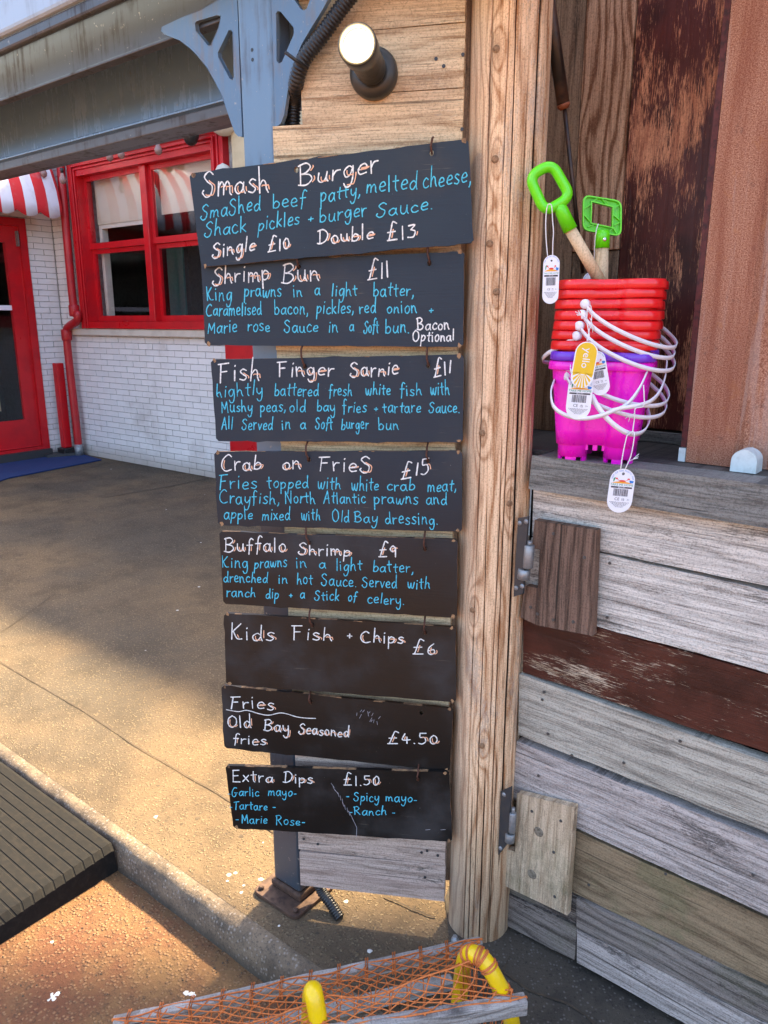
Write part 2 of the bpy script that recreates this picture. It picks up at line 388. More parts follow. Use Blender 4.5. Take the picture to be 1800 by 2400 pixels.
def concrete():
    g = N('aggregate_concrete'); co = g.co(); x, y, z = g.sep(co)
    n1 = g.noise(co, .9, 5., .6); n2 = g.noise(co, 4., 6., .7); n3 = g.noise(co, 130., 4., .7)
    cw = g.n('ShaderNodeVectorMath', operation='ADD'); g.put(cw, 0, co); nz_ = g.n('ShaderNodeTexNoise'); g.put(nz_, 'Vector', co); g.put(nz_, 'Scale', 60.); sc__ = g.n('ShaderNodeVectorMath', operation='SCALE'); g.put(sc__, 0, nz_.outputs['Color']); g.put(sc__, 'Scale', .02); g.put(cw, 1, sc__.outputs[0]); cw = cw.outputs[0]
    pv = g.vor(cw, 120.); pc = g.vor(cw, 120., out='Color')
    pr = g.sep(pc)[0]
    c = g.mix(g.rng(n1, .35, .65), (.150, .103, .060), (.082, .066, .049))
    c = g.mix(g.math('MULTIPLY', g.rng(n2, .42, .68), .55), c, (.040, .031, .023))
    peb = g.math('MULTIPLY', g.rng(pv, .25, .55, 1., 0.), g.rng(pr, .45, .8))
    c = g.mix(g.math('MULTIPLY', peb, .5), c, (.30, .23, .14))
    dk = g.math('MULTIPLY', g.rng(pv, .2, .5, 1., 0.), g.rng(pr, .28, .1))
    c = g.mix(g.math('MULTIPLY', dk, .85), c, (.05, .04, .032))
    c = g.mix(g.math('MULTIPLY', g.rng(n3, .5, .7), .7), c, (.06, .040, .024))
    # darker, greyer patch on the slab near the timber post
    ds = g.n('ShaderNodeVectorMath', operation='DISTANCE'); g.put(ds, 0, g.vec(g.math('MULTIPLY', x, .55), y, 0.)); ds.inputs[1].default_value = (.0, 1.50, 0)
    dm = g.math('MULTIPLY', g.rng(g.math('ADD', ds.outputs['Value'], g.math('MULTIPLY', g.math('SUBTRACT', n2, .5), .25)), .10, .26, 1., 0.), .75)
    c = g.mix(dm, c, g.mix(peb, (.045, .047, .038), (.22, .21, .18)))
    sp_ = g.math('MULTIPLY', g.rng(g.vor(co, 7.), .045, .06, 1., 0.), g.rng(g.sep(g.vor(co, 7., out='Color'))[1], .66, .68))
    c = g.mix(sp_, c, (.55, .53, .5))
    gm = g.math('MULTIPLY', g.rng(g.vor(co, 4.1), .04, .06, 1., 0.), g.rng(g.sep(g.vor(co, 4.1, out='Color'))[1], .5, .52))
    c = g.mix(g.math('MULTIPLY', gm, .8), c, (.035, .03, .028))
    h = g.math('ADD', g.math('MULTIPLY', peb, .8), n3)
    return g.done(c, .85, 0, g.bump(h, 1., .004), spec=.18)
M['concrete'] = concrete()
def roadmat():
    g = N('red_brown_road'); co = g.co()
    n1 = g.noise(co, 2.6, 5., .65); n2 = g.noise(co, 60., 6., .8); n3 = g.noise(co, 38., 3., .6)
    pv = g.vor(co, 115.); pr = g.sep(g.vor(co, 115., out='Color'))[0]
    c = g.mix(g.rng(n1, .38, .62), (.15, .058, .028), (.19, .105, .045))
    peb = g.math('MULTIPLY', g.rng(pv, .25, .6, 1., 0.), g.rng(pr, .35, .75))
    c = g.mix(g.math('MULTIPLY', peb, .6), c, (.36, .21, .11))
    c = g.mix(g.math('MULTIPLY', g.rng(n2, .5, .68), .75), c, (.055, .030, .02))
    sp_ = g.math('MULTIPLY', g.rng(g.math('ADD', g.vor(co, 5.), g.math('MULTIPLY', n3, .12)), .09, .12, 1., 0.), g.rng(g.sep(g.vor(co, 5., out='Color'))[1], .72, .74))
    c = g.mix(sp_, c, (.60, .58, .54))
    h = g.math('ADD', g.math('MULTIPLY', peb, .9), g.math('MULTIPLY', n2, 1.6))
    return g.done(c, .82, 0, g.bump(h, 1., .006), spec=.3)
M['road'] = roadmat()
def kerbmat():
    g = N('kerb_stone'); co = g.co(); x, y, z = g.sep(co)
    n2 = g.noise(co, 7., 5., .7); n3 = g.noise(co, 150., 4., .7)
    pv = g.vor(co, 110.); pr = g.sep(g.vor(co, 110., out='Color'))[0]
    c = g.mix(g.rng(n2, .4, .65), (.20, .145, .095), (.105, .078, .054))
    c = g.mix(g.math('MULTIPLY', g.rng(n3, .48, .7), .8), c, (.045, .04, .036))
    c = g.mix(g.math('MULTIPLY', g.math('MULTIPLY', g.rng(pv, .2, .5, 1., 0.), g.rng(pr, .5, .8)), .5), c, (.38, .33, .28))
    c = g.mix(g.math('MULTIPLY', g.rng(z, -.05, -.095), .8), c, (.045, .038, .03))
    return g.done(c, .85, 0, g.bump(n3, .9, .003), spec=.3)
M['kerb'] = kerbmat()
def asphaltmat():
    g = N('dark_asphalt'); co = g.co()
    n1 = g.noise(co, 5., 5., .65); n3 = g.noise(co, 120., 5., .75)
    pv = g.vor(co, 130.); pr = g.sep(g.vor(co, 130., out='Color'))[0]
    c = g.mix(g.rng(n1, .4, .65), (.085, .070, .054), (.052, .045, .038))
    c = g.mix(g.math('MULTIPLY', g.math('MULTIPLY', g.rng(pv, .2, .5, 1., 0.), g.rng(pr, .6, .85)), .5), c, (.22, .20, .18))
    c = g.mix(g.math('MULTIPLY', g.rng(n3, .52, .7), .7), c, (.020, .017, .015))
    return g.done(c, .85, 0, g.bump(n3, 1., .004), spec=.15)
M['asphalt'] = asphaltmat()
def rustmat():
    g = N('rust_coated_sheet'); co = g.co(); x, y, z = g.sep(co)
    n1 = g.noise(co, 5., 5., .65); n2 = g.noise(co, 420., 6., .85); n3 = g.noise(co, 24., 5., .7)
    c = g.mix(g.rng(n2, .42, .6), (.22, .065, .032), (.56, .29, .18))
    c = g.mix(g.math('MULTIPLY', g.rng(g.math('ADD', z, g.math('MULTIPLY', n1, .4)), 1.95, 2.3), .85), c, (.42, .095, .05))
    c = g.mix(g.math('MULTIPLY', g.rng(n3, .56, .66), .55), c, (.42, .17, .07))
    c = g.mix(g.math('MULTIPLY', g.rng(n3, .42, .3), .5), c, (.10, .06, .05))
    st = g.noise(g.vec(g.math('MULTIPLY', x, 26.), g.math('MULTIPLY', y, 26.), g.math('MULTIPLY', z, 1.6)), 1., 5., .65)
    c = g.mix(g.math('MULTIPLY', g.rng(st, .46, .64), .55), c, (.22, .06, .03))
    c = g.mix(g.math('MULTIPLY', g.rng(st, .46, .36), .35), c, (.50, .38, .32))
    return g.done(c, .75, 0, g.bump(n2, .7, .002), spec=.3)
M['rust'] = rustmat()
def emit(name, c, s):
    g = N(name); g.put(g.p, 'Base Color', c); g.put(g.p, 'Emission Color', c); g.p.inputs['Emission Strength'].default_value = s
    return g.m
M['lamp_glow'] = emit('lit_lamp_lens', (1, .9, .6), 6.)
def glassmat():
    g = N('window_glass'); t = g.n('ShaderNodeBsdfTransparent'); gl = g.n('ShaderNodeBsdfGlossy')
    gl.inputs['Roughness'].default_value = .03; gl.inputs['Color'].default_value = (.9, .92, .95, 1)
    fz = g.n('ShaderNodeFresnel'); fz.inputs[0].default_value = 1.55
    bf = g.n('ShaderNodeNewGeometry').outputs['Backfacing']
    f = g.math('MULTIPLY', g.math('ADD', g.math('MULTIPLY', fz.outputs[0], .9), .01, clamp=True), g.math('SUBTRACT', 1., bf))
    mx = g.n('ShaderNodeMixShader'); g.put(mx, 0, f); g.put(mx, 1, t.outputs[0]); g.put(mx, 2, gl.outputs[0])
    g.t.links.new(mx.outputs[0], g.t.nodes['Material Output'].inputs[0]); return g.m
M['glass'] = glassmat()
def awnmat():
    g = N('striped_canvas'); x, y, z = g.sep(g.co())
    s = g.math('GREATER_THAN', g.math('SINE', g.math('MULTIPLY', x, 2*math.pi/.24)), 0.)
    c = g.mix(s, (.66, .64, .70), (.58, .015, .02))
    c = g.mix(g.math('MULTIPLY', g.rng(g.noise(g.co(), 9., 4., .6), .5, .75), .3), c, (.35, .25, .25))
    g.done(c, .8)
    g.put(g.p, 'Transmission Weight', 0.); return g.m
M['awning'] = awnmat()
#MARK_A
# ------------------------------------------------------------------ the planes of the place
PD = Vector((-.785, .619, 0)).normalized()                      # the line the kerb, the canopy and the brick front all follow
KX, KY = -.222, 1.668                                           # near corner of the steel post
FM = frame(.16, 1.595, .986, -.164)                             # menu column
FF = frame(.30, 1.60, .76, -.65)                                # timber half door
FP = frame(KX, KY, -PD.x, -PD.y)                                # through the steel post, along the kerb
gA, gB = ground(257, 1076), ground(503, 1121)
FL = frame(gB.x, gB.y, gB.x-gA.x, gB.y-gA.y)                    # brick front
gC = ground(165, 1035)
cC = FL @ Vector((on(FL, 176, 1055).x, 0, 0))         # inside corner of brick front
FQ = frame(cC.x, cC.y, -(gB.y-gA.y)*-1, (gB.x-gA.x))            # porch wall, square to it
exL = (gB-gA).normalized(); exQ = Vector((-exL.y, exL.x, 0))
FQ = frame(cC.x, cC.y, exQ.x, exQ.y)
# ------------------------------------------------------------------ ground
kp = Vector((-.827, 1.947, 0))
def kerb_at(s, d=0., z=0.):           # s along the kerb (right positive), d towards the street
    return kp-PD*s+Vector((-PD.y, PD.x, 0))*(-d if True else d)*-1+Vector((0, 0, z)) if False else kp-PD*s+Vector((-.619, -.785, 0)).normalized()*d+Vector((0, 0, z))
FK = frame(kp.x, kp.y, -PD.x, -PD.y)
g0 = MB(); KW = .042
N_ = 30
g0.add([(-60, KW, 0), (40, KW, 0), (40, 80, 0), (-60, 80, 0)], [(0, 1, 2, 3)])
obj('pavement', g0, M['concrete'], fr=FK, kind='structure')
rd = MB(); rd.add([(-60, -60, -.092), (60, -60, -.092), (60, .02, -.092), (-60, .02, -.092)], [(0, 1, 2, 3)])
obj('road', rd, M['road'], fr=FK, kind='structure')
# kerb: rounded, worn profile swept along the street edge
kb = MB(); prof = [(KW+.001, -.0006), (.028, -.0015), (.014, -.006), (.004, -.015), (-.003, -.030), (-.008, -.06), (-.012, -.10)]
ss = [-9+.03*i for i in range(380)]
vs = []; fs = []
for i, s_ in enumerate(ss):
    for j, (a, b) in enumerate(prof):
        nz = noise.noise(Vector((s_*9, j*.7, 0)))*.0035+noise.noise(Vector((s_*40, j*2, 3)))*.0015 if j > 0 else 0
        vs.append((s_, a-nz, b+(nz if 0 < j < len(prof)-1 else 0)))
for i in range(len(ss)-1):
    for j in range(len(prof)-1):
        a = i*len(prof)+j; fs.append((a+1, a, a+len(prof), a+len(prof)+1))
kb.add(vs, fs, True); obj('kerb', kb, M['kerb'], fr=FK, kind='structure')
# dark asphalt apron between the log and the half door
ap = [ground(x, y) for x, y in ((1043, 2108), (1052, 2200), (1075, 2400), (1150, 3400), (3600, 3400))]
fe = [FF @ Vector((s_, .03, 0)) for s_ in (2.2, -.02)]
am = MB(); pts = [Vector((p.x, p.y, .004)) for p in ap[:4]]+[Vector((2.2, .2, .004)), Vector((fe[0].x, fe[0].y, .004)), Vector((fe[1].x, fe[1].y, .004)), Vector((.20, 1.80, .004))]
am.add(pts, [tuple(range(len(pts)))]); obj('asphalt_apron', am, M['asphalt'], kind='structure')
# joints and cracks in the slab: thin raised-dark strips of dirt lying in the seam
def seam(px, wd, z=.004, name='dirt_seam'):
    P = cr([ground(x, y, z) for x, y in px], 6); mb = MB(); vs = []; fs = []
    for i, p in enumerate(P):
        t = (P[min(i+1, len(P)-1)]-P[max(i-1, 0)]).normalized(); n = Vector((-t.y, t.x, 0))
        w_ = wd*(.6+.8*abs(noise.noise(p*14))); j = n*noise.noise(p*30)*.004
        vs += [p-n*w_+j, p+n*w_+j]
    fs = [(2*i, 2*i+2, 2*i+3, 2*i+1) for i in range(len(P)-1)]
    mb.add(vs, [f[::-1] for f in fs]); return obj(name, mb, M['dirt'], kind='structure')
M['dirt'] = plain('seam_dirt', (.050, .036, .024), .95, 0, (.12, .085, .05), .6, 60)
seam([(-60, 1515), (87, 1602), (200, 1668), (315, 1745), (430, 1812), (530, 1870), (640, 1950)], .0024)
seam([(250, 1165), (420, 1135), (560, 1105)], .010)
seam([(-20, 1495), (40, 1455), (130, 1390)], .003)
seam([(900, 2100), (980, 2135), (1020, 2150)], .003)
seam([(1160, 2260), (1240, 2320), (1330, 2352), (1380, 2385), (1420, 2440)], .0035, .008)
seam([(1190, 2345), (1175, 2290), (1195, 2240)], .002, .008)
# ------------------------------------------------------------------ rubber kerb ramp
rp = thing('kerb_ramp', 'black rubber kerb ramp with ribbed top at the left edge of the street', 'ramp', FK, (-.4, -.03, -.09))
se = FK.inverted() @ ground(256, 1985)
s1 = se.x
mb = MB()
def rz(d): return -.002-.040*(d/.6)
secs = [(-.012, rz(0)-.004)]
NR = 19
for i in range(NR):
    d0 = .02+i*.030
    secs += [(-d0-.001, rz(d0)), (-d0-.0235, rz(d0+.0235)), (-d0-.0245, rz(d0)-.004), (-d0-.0285, rz(d0)-.004)]
secs += [(-.62, rz(.62)), (-.66, -.09)]
vs = []; fs = []
for s_ in (s1-2.2, s1-.03, s1-.018):
    for d, z in secs: vs.append((s_, d, z))
n_ = len(secs)
for k in range(2):
    for j in range(n_-1): fs.append((k*n_+j+1, k*n_+j, (k+1)*n_+j, (k+1)*n_+j+1))
b0 = len(vs)
for d, z in secs: vs.append((s1, d+(.006 if d < -.3 else -.004), z-.016))
for j in range(n_-1): fs.append((2*n_+j+1, 2*n_+j, b0+j, b0+j+1))
b1 = len(vs)
for d, z in secs: vs.append((s1+.004, d, -.091))
for j in range(n_-1): fs.append((b0+j+1, b0+j, b1+j, b1+j+1))
mb.add(vs, fs); obj('ramp_body', mb, M['rubber'], rp)
# ------------------------------------------------------------------ brick building across the yard
bld = thing('brick_building', 'white painted brick building with red sash window and glazed red door', 'building', FL, (0, 0, 0))
def LL(px, py, off=0.): return on(FL, px, py, off)
sL = lambda px, py: LL(px, py).x
wc = (FL.inverted() @ cC).x                 # s of inside corner
wo = onl(FL, [(174, 382), (527, 291), (560, 773), (204, 769)])
zt, zb = (wo[0][1]+wo[1][1])/2, wo[3][1]
wl, wr = (wo[0][0]+wo[3][0])/2, wo[1][0]
COURSE, BL = .0605, .228
wall_top = 3.62
# backing wall with the window opening
bk = MB(); bk.prism([(wc, 0), (wc+9, 0), (wc+9, wall_top), (wc, wall_top)], .012, .30, [[(wl+.05, zb+.03), (wr-.05, zb+.03), (wr-.05, zt-.03), (wl+.05, zt-.03)]])
obj('wall', bk, M['grime'], bld)
bw = MB(); QL = 6
T_ = FL.inverted() @ FQ
dq0, dq1 = -3., -.62                        # door opening along the porch wall (negative = left)
bw.prism([(-5, 0), (.011, 0), (.011, wall_top+1.1), (-5, wall_top+1.1)], .012, .3, [[(-1.6, .001), (-.305, .001), (-.305, 2.53), (-1.6, 2.53)]], m=T_)  # unseen upper part raised to keep the sun off the awning
obj('side_wall', bw, M['grime'], bld)
rf = MB(); rf.box((wc-6, .1, wall_top), (wc+10, 7, wall_top+.15)); obj('roof', rf, M['grime'], bld)
# bricks
br_me = MB().box((0, 0, 0), (BL-.007, .014, COURSE-.0065)).mesh('brick'); br_me.materials.append(M['brick'])
hb_me = MB().box((0, 0, 0), (BL/2-.007, .014, COURSE-.0065)).mesh('brick'); hb_me.materials.append(M['brick'])
nb = 0; rest = MB(); QB = {}
def brick(s_, z, ln, m=None, show=True):
    global nb
    mm = (m or I4) @ Matrix.Translation((s_, random.uniform(-.0015, .002), z+.003))
    full = ln > BL*.75
    if show and nb < 300:
        o = bpy.data.objects.new('brick', br_me if full else hb_me); COL.objects.link(o)
        o.parent = bld; o.matrix_local = mm
        if m is None and not full: pass
        nb += 1
    else:
        rest.box((0, 0, 0), ((BL if full else BL/2)-.007, .014, COURSE-.0065), mm)
e0 = sL(600, 1100)
row = 0; z = 0
while z < wall_top-.1:
    s_ = wc+.005-(BL/2 if row % 2 else 0)
    while s_ < wc+5.5:
        a, b = s_, s_+BL
        if a < wc: a = wc+.004
        clipw = (z+COURSE > zb-.02 and z < zt+.02)
        if clipw and b > wl-.05 and a < wr+.05:
            if a < wl-.05-BL/2: brick(a, z, BL/2)
        else:
            brick(a, z, b-a, show=(z < 1.45 and b < e0-.35 or (a < wl and z < 2.6)))
        s_ += BL
    row += 1; z = row*COURSE
row = 0; z = 0
while z < wall_top-.1:
    s_ = -.004
    if z < 2.53:
        w1, w2 = (BL, .065) if row % 2 else (.118, .172)
        for w_ in (w1, w2):
            mm = T_ @ Matrix.Translation((s_-w_, random.uniform(-.0015, .002), z+.003))
            me_ = QB.setdefault(w_, None)
            if me_ is None:
                me_ = QB[w_] = MB().box((0, 0, 0), (w_-.007, .014, COURSE-.0065)).mesh('brick'); me_.materials.append(M['brick'])
            if nb < 300:
                o = bpy.data.objects.new('brick', me_); COL.objects.link(o); o.parent = bld; o.matrix_local = mm; nb += 1
            else: rest.box((0, 0, 0), (w_-.007, .014, COURSE-.0065), mm)
            s_ -= w_
    else:
        s_ = -BL/2 if row % 2 else -.004
        while s_ > -4.: brick(s_-BL, z, BL, T_, show=False); s_ -= BL
    row += 1; z = row*COURSE
obj('brick', rest, M['brick'], bld, kind='stuff')
# window
wn = obj('window', MB().prism([(wl-.02, zb-.0), (wr+.02, zb), (wr+.02, zt), (wl-.02, zt)], -.06, .10,
        [[(wl+.13, zb+.07), (wr-.13, zb+.07), (wr-.13, zt-.17), (wl+.13, zt-.17)]]), M['redpaint'], bld, bevel=.008)
mb = MB()
for k, (i0, yo) in enumerate(((.03, -.075), (.07, -.088), (.10, -.078))):     # stepped mouldings of the architrave
    wdt = .016
    for a, b in (((wl+i0, zb), (wl+i0+wdt, zt-i0)), ((wr-i0-wdt, zb), (wr-i0, zt-i0)), ((wl+i0+wdt, zt-i0-wdt), (wr-i0-wdt, zt-i0))):
        mb.box((a[0], yo, a[1]), (b[0], -.0605, b[1]))
obj('moulding', mb, M['redpaint'], wn, bevel=.004)
obj('cornice', MB().prism([(wl-.06, zt+.002), (wr+.06, zt+.002), (wr+.06, zt+.09), (wl-.06, zt+.09)], -.13, .0), M['redpaint'], wn, bevel=.01)
mx0, mx1 = wl+.13, wr-.13
ms = sL(352, 620); mzq = onl(FL, [(215, 585)], -.02)[0][1]
obj('mullion', MB().box((ms-.045, -.02, zb+.07), (ms+.045, .09, zt-.17)), M['redpaint'], wn, bevel=.006)
for a, b in ((mx0, ms-.045), (ms+.045, mx1)):
    for lo, hi, yo in ((zb+.07, mzq, .05), (mzq, zt-.17, .02)):
        w_ = .045
        obj('sash', MB().prism([(a+.001, lo+.001), (b-.001, lo+.001), (b-.001, hi-.001), (a+.001, hi-.001)], yo, yo+.028,
            [[(a+w_, lo+w_*1.3), (b-w_, lo+w_*1.3), (b-w_, hi-w_), (a+w_, hi-w_)]]), M['redpaint'], wn, bevel=.003)
        obj('pane', MB().box((a+w_, yo+.012, lo+w_*1.3), (b-w_, yo+.016, hi-w_)), M['glass'], wn)
    obj('blind', MB().box((a+.03, .12, zt-.62+.02*(a > ms)), (b-.02, .125, zt-.16)), M['blind'], wn)
obj('inner_jamb', MB().box((mx0+.03, .13, zb), (mx0+.08, .20, zt-.2)).box((mx0+.08, .13, zt-.66), (ms-.1, .15, zt-.62)), M['cream2'], wn)
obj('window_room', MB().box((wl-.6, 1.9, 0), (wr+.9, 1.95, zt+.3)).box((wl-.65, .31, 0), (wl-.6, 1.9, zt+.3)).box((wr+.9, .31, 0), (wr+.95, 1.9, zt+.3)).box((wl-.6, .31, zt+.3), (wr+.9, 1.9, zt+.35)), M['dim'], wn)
obj('teal_panel', MB().box((mx0+.12, .9, .4), (mx0+.40, .92, zb+.9)), M['teal'], wn)
obj('pale_panel', MB().box((mx0+.62, 1.2, zb-.1), (mx0+.78, 1.22, zb+.22)), M['cream2'], wn)
obj('sill', MB().box((wc+.03, -.05, zb-.075), (wr+.5, .03, zb-.004)), M['cream2'], bld, bevel=.008)
# stone corbel and tan pier right of window, red pilaster below
q = onl(FL, [(522, 330), (560, 330), (520, 620)])
obj('corbel', MB().ball((wr+.10, -.10, zt+.02), .15, .9, .8, .8).ball((wr+.05, -.09, zt-.62), .17, .8, .7, 1.9), M['cream2'], bld)
obj('stone_pier', MB().box((wr+.14, -.07, zb-.05), (wr+.9, .01, zt+.9)), M['cream'], bld, bevel=.01)
q = onl(FL, [(529, 825), (594, 825), (537, 1045)], .06)
obj('pilaster', MB().box((q[0][0], -.07, 0), (q[1][0]+.12, -.001, zb-.08)), M['redpaint'], bld, bevel=.008)
# door in porch wall
dr = obj('door_frame', MB().prism([(-1.595, .10), (-.307, .10), (-.307, 2.525), (-1.595, 2.525)], -.01, .12, [[(-1.52, .13), (-.382, .13), (-.382, 2.45), (-1.52, 2.45)]], m=T_), M['redpaint'], bld, bevel=.006)
dd = obj('door', MB().prism([(-1.517, .135), (-.386, .135), (-.386, 2.446), (-1.517, 2.446)], .03, .07, [[(-1.37, .44), (-.53, .44), (-.53, 2.28), (-1.37, 2.28)]], m=T_), M['redpaint'], bld, bevel=.006)
obj('pane', MB().box((-1.37, .048, .44), (-.53, .053, 2.28), T_), M['glass'], dd)
obj('glazing_bar', MB().box((-1.37, .036, 1.60), (-.53, .065, 1.65), T_), M['whiteplastic'], dd)
obj('closer', MB().box((-.41, -.02, 2.25), (-.397, .028, 2.40), T_), M['galv'], dd)
obj('threshold', MB().box((-1.6, -.06, .0), (-.305, .1, .098), T_), M['darkiron'], bld)
obj('roof', MB().box((-5, .301, wall_top), (.01, 4, wall_top+.1), T_), M['grime'], bld)
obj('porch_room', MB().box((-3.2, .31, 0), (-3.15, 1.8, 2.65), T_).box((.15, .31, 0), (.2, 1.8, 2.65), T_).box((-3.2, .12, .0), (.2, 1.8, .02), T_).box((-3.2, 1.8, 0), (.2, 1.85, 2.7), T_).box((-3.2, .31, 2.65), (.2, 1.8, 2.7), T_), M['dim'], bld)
obj('teal_panel', MB().box((-.80, .4, 1.1), (-.62, .43, 2.5), T_), M['teal'], bld)
obj('inner_shelf', MB().box((-1.5, .5, .5), (-.55, .55, .68), T_).box((-1.5, .5, .82), (-.55, .55, 1.02), T_), M['cream'], bld)
FQb = FQ
# striped awning
aw = thing('door_awning', 'red and white striped canvas awning with scalloped hem over the red door', 'awning', FQ, (-1.4, -.05, 2.7))
mb = MB(); vs = []; fs = []; na = 60; a0, a1 = -2.57, -.17
prof = [(.0, 3.30), (-.12, 3.27), (-.28, 3.15), (-.41, 2.96), (-.485, 2.77), (-.51, 2.63)]
for i in range(na+1):
    s_ = a0+(a1-a0)*i/na
    for y_, z_ in prof: vs.append((s_, y_, z_-.0))
    vs.append((s_, -.515, 2.545-.05*abs(math.sin(math.pi*(s_-a0)/.24))))
k = len(prof)+1
for i in range(na):
    for j in range(k-1): fs.append((i*k+j, i*k+j+1, (i+1)*k+j+1, (i+1)*k+j))
mb.add(vs, fs, True)
side_ = [(y_, z_) for y_, z_ in prof]+[(-.51, 2.54), (-.30, 2.58), (0, 2.62)]
for s_ in (a0, a1):
    mb.add([(s_, y_, z_) for y_, z_ in side_], [tuple(range(len(side_)))])
awo = obj('canvas', mb, M['awning'], aw)
so_ = awo.modifiers.new('thickness', 'SOLIDIFY'); so_.thickness = .006
# downpipe in the corner
dp = thing('downpipe', 'red cast downpipe with a swan neck bend in the wall corner', 'pipe', FL, (wc+.1, -.12, 0))
def LP(px, py, off=.10): q = on(FL, px, py, off); return q
pts = [LP(137, 330), LP(150, 480), LP(172, 715), LP(182, 735), LP(180, 752), LP(162, 765), LP(156, 782), LP(163, 860), LP(180, 1005), LP(184, 1048)]
obj('pipe', MB().tube(cr(pts, 6), .042, 14), M['redpipe'], dp)
mb = MB()
for x, y in ((174, 728), (156, 785), (137, 345)):
    c = LP(x, y); obj('collar', MB().lathe([(.05, -.06), (.055, -.045), (.055, .045), (.05, .06)], c, 16), M['redpipe'], dp); c = LP(184, 1042)
obj('shoe', MB().lathe([(.047, -.02), (.05, .12)], (c.x, c.y, .02), 14), M['galv'], dp)
# red bollard
g_ = FQ @ Vector((-.17, -.12, 0)); tb = thing('red_post_stub', 'short square red post standing on black foot beside the door', 'post', FQ, tuple(FQ.inverted() @ g_))
l_ = FQ.inverted() @ g_; hp = 1.04
obj('shaft', MB().box((l_.x-.045, l_.y-.045, .10), (l_.x+.045, l_.y+.045, hp)), M['redpaint'], tb, bevel=.012)
obj('foot', MB().box((l_.x-.075, l_.y-.075, 0), (l_.x+.075, l_.y+.075, .1)), M['black'], tb, bevel=.01)
# mat and plinth
q = [ground(x, y) for x, y in ((-260, 1090), (-140, 1175), (20, 1123), (238, 1080), (196, 1068), (60, 1068))]
mb = MB(); n_ = len(q); mb.add([(p.x, p.y, .004) for p in q]+[(p.x, p.y, .016) for p in q], [tuple(range(n_, 2*n_))[::1]]+[(i, (i+1) % n_, n_+(i+1) % n_, n_+i) for i in range(n_)])
mt = obj('door_mat', mb, M['matblue']); mt['label'] = 'dark blue ribbed door mat in front of the red door'; mt['category'] = 'mat'
q = [ground(x, y) for x, y in ((84, 1068), (112, 1076), (198, 1069), (180, 1063), (120, 1064))]
mb = MB(); n_ = len(q); mb.add([(p.x, p.y, .016) for p in q]+[(p.x, p.y, .045) for p in q], [tuple(range(n_, 2*n_))]+[(i, (i+1) % n_, n_+(i+1) % n_, n_+i) for i in range(n_)])
dl = obj('stone_slab', mb, M['darkiron']); dl['label'] = 'dark slab on the ground under the red post and downpipe'; dl['category'] = 'slab'
# string light
sg = thing('string_light', 'string of clear festoon bulbs hanging in front of the red window head', 'string lights', FL, (wl, -.2, zt))
bl = [(257, 366), (284, 360), (371, 350), (102, 405), (147, 420)]
P = [LP(x, y-22, .30) for x, y in ((60, 392), (102, 405), (147, 408), (257, 366), (284, 360), (371, 350), (450, 322), (530, 300))]
obj('cable', MB().tube(cr(P, 5), .007, 6), M['black'], sg)
for x, y in bl:
    c = LP(x, y, .30)
    obj('bulb', MB().lathe([(.012, .06), (.018, .035), (.034, .0), (.030, -.028), (.010, -.045)], c, 12), M['bulbglass'], sg)
    obj('bulb_holder', MB().lathe([(.016, .058), (.02, .10)], c, 10), M['black'], sg)
sp2 = thing('wall_spotlight', 'small black floodlight fixed on red window head', 'lamp', FL, tuple(LP(447, 315, .2)))
c = LP(447, 315, .2); obj('lamp_head', MB().ball(c, .075, 1, .9, 1.2), M['black'], sp2); obj('bracket', MB().box((c.x-.02, -.20, c.z+.04), (c.x+.02, -.13, c.z+.09)), M['black'], sp2)
#MARK_B
# ------------------------------------------------------------------ steel post, brackets, overhead canopy
pt = thing('steel_post', 'blue grey square steel post with lattice brackets behind the menu boards', 'post', FP, (-.05, .03, 0))
PW, PDp = .098, .056
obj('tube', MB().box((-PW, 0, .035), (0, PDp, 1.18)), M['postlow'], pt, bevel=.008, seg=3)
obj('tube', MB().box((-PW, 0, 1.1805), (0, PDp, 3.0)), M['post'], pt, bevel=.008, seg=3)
ga = [FP.inverted() @ ground(x, y, .012) for x, y in ((608, 2098), (680, 2158), (752, 2092))]
bp = MB(); cx_, cy_ = -.049, .028; hw = .078
def rrect(cx, cy, hx, hy, r_, n=4):
    o = []
    for (sx, sy, a0_) in ((1, 1, 0), (-1, 1, 90), (-1, -1, 180), (1, -1, 270)):
        for k_ in range(n+1):
            a_ = R(a0_+90*k_/n); o.append((cx+sx*(hx-r_)+r_*math.cos(a_), cy+sy*(hy-r_)+r_*math.sin(a_)))
    return o
def slab(mb, poly, z0, z1):
    n = len(poly); vs = [(x, y, z0) for x, y in poly]+[(x, y, z1) for x, y in poly]
    return mb.add(vs, [tuple(range(n))[::-1], tuple(range(n, 2*n))]+[(i, (i+1) % n, n+(i+1) % n, n+i) for i in range(n)])
slab(bp, rrect(cx_, cy_, .082, .078, .018), .001, .012)
obj('base_plate', bp, M['plate'], pt, bevel=.0015)
obj('collar', MB().box((-PW-.006, -.006, .0125), (.006, PDp+.006, .0345)), M['plate'], pt, bevel=.006)
for sx in (-1, 1):
    for sy in (-1, 1):
        obj('bolt', MB().lathe([(.008, .012), (.008, .018), (.005, .021)], (cx_+sx*.065, cy_+sy*.060, 0), 6), M['plate'], pt)
FPc = FP
OL = zz([(900,152),(897,172),(915,192),(1000,225),(1060,268),(1100,312),(1150,375),(1195,450),(1235,535),(1268,630),(1305,735),(1325,755),(1352,757),(1330,-60),(1240,-20),(1120,50),(1010,100)], 0, 0, 2.37)
H1 = zz([(1085,130),(1095,118),(1205,85),(1224,88),(1228,100),(1215,150),(1172,250),(1156,252),(1090,172)], 0, 0, 2.37)
H2 = zz([(1272,170),(1285,168),(1293,180),(1301,425),(1292,440),(1278,436),(1215,320),(1213,292)], 0, 0, 2.37)
boff = -.002
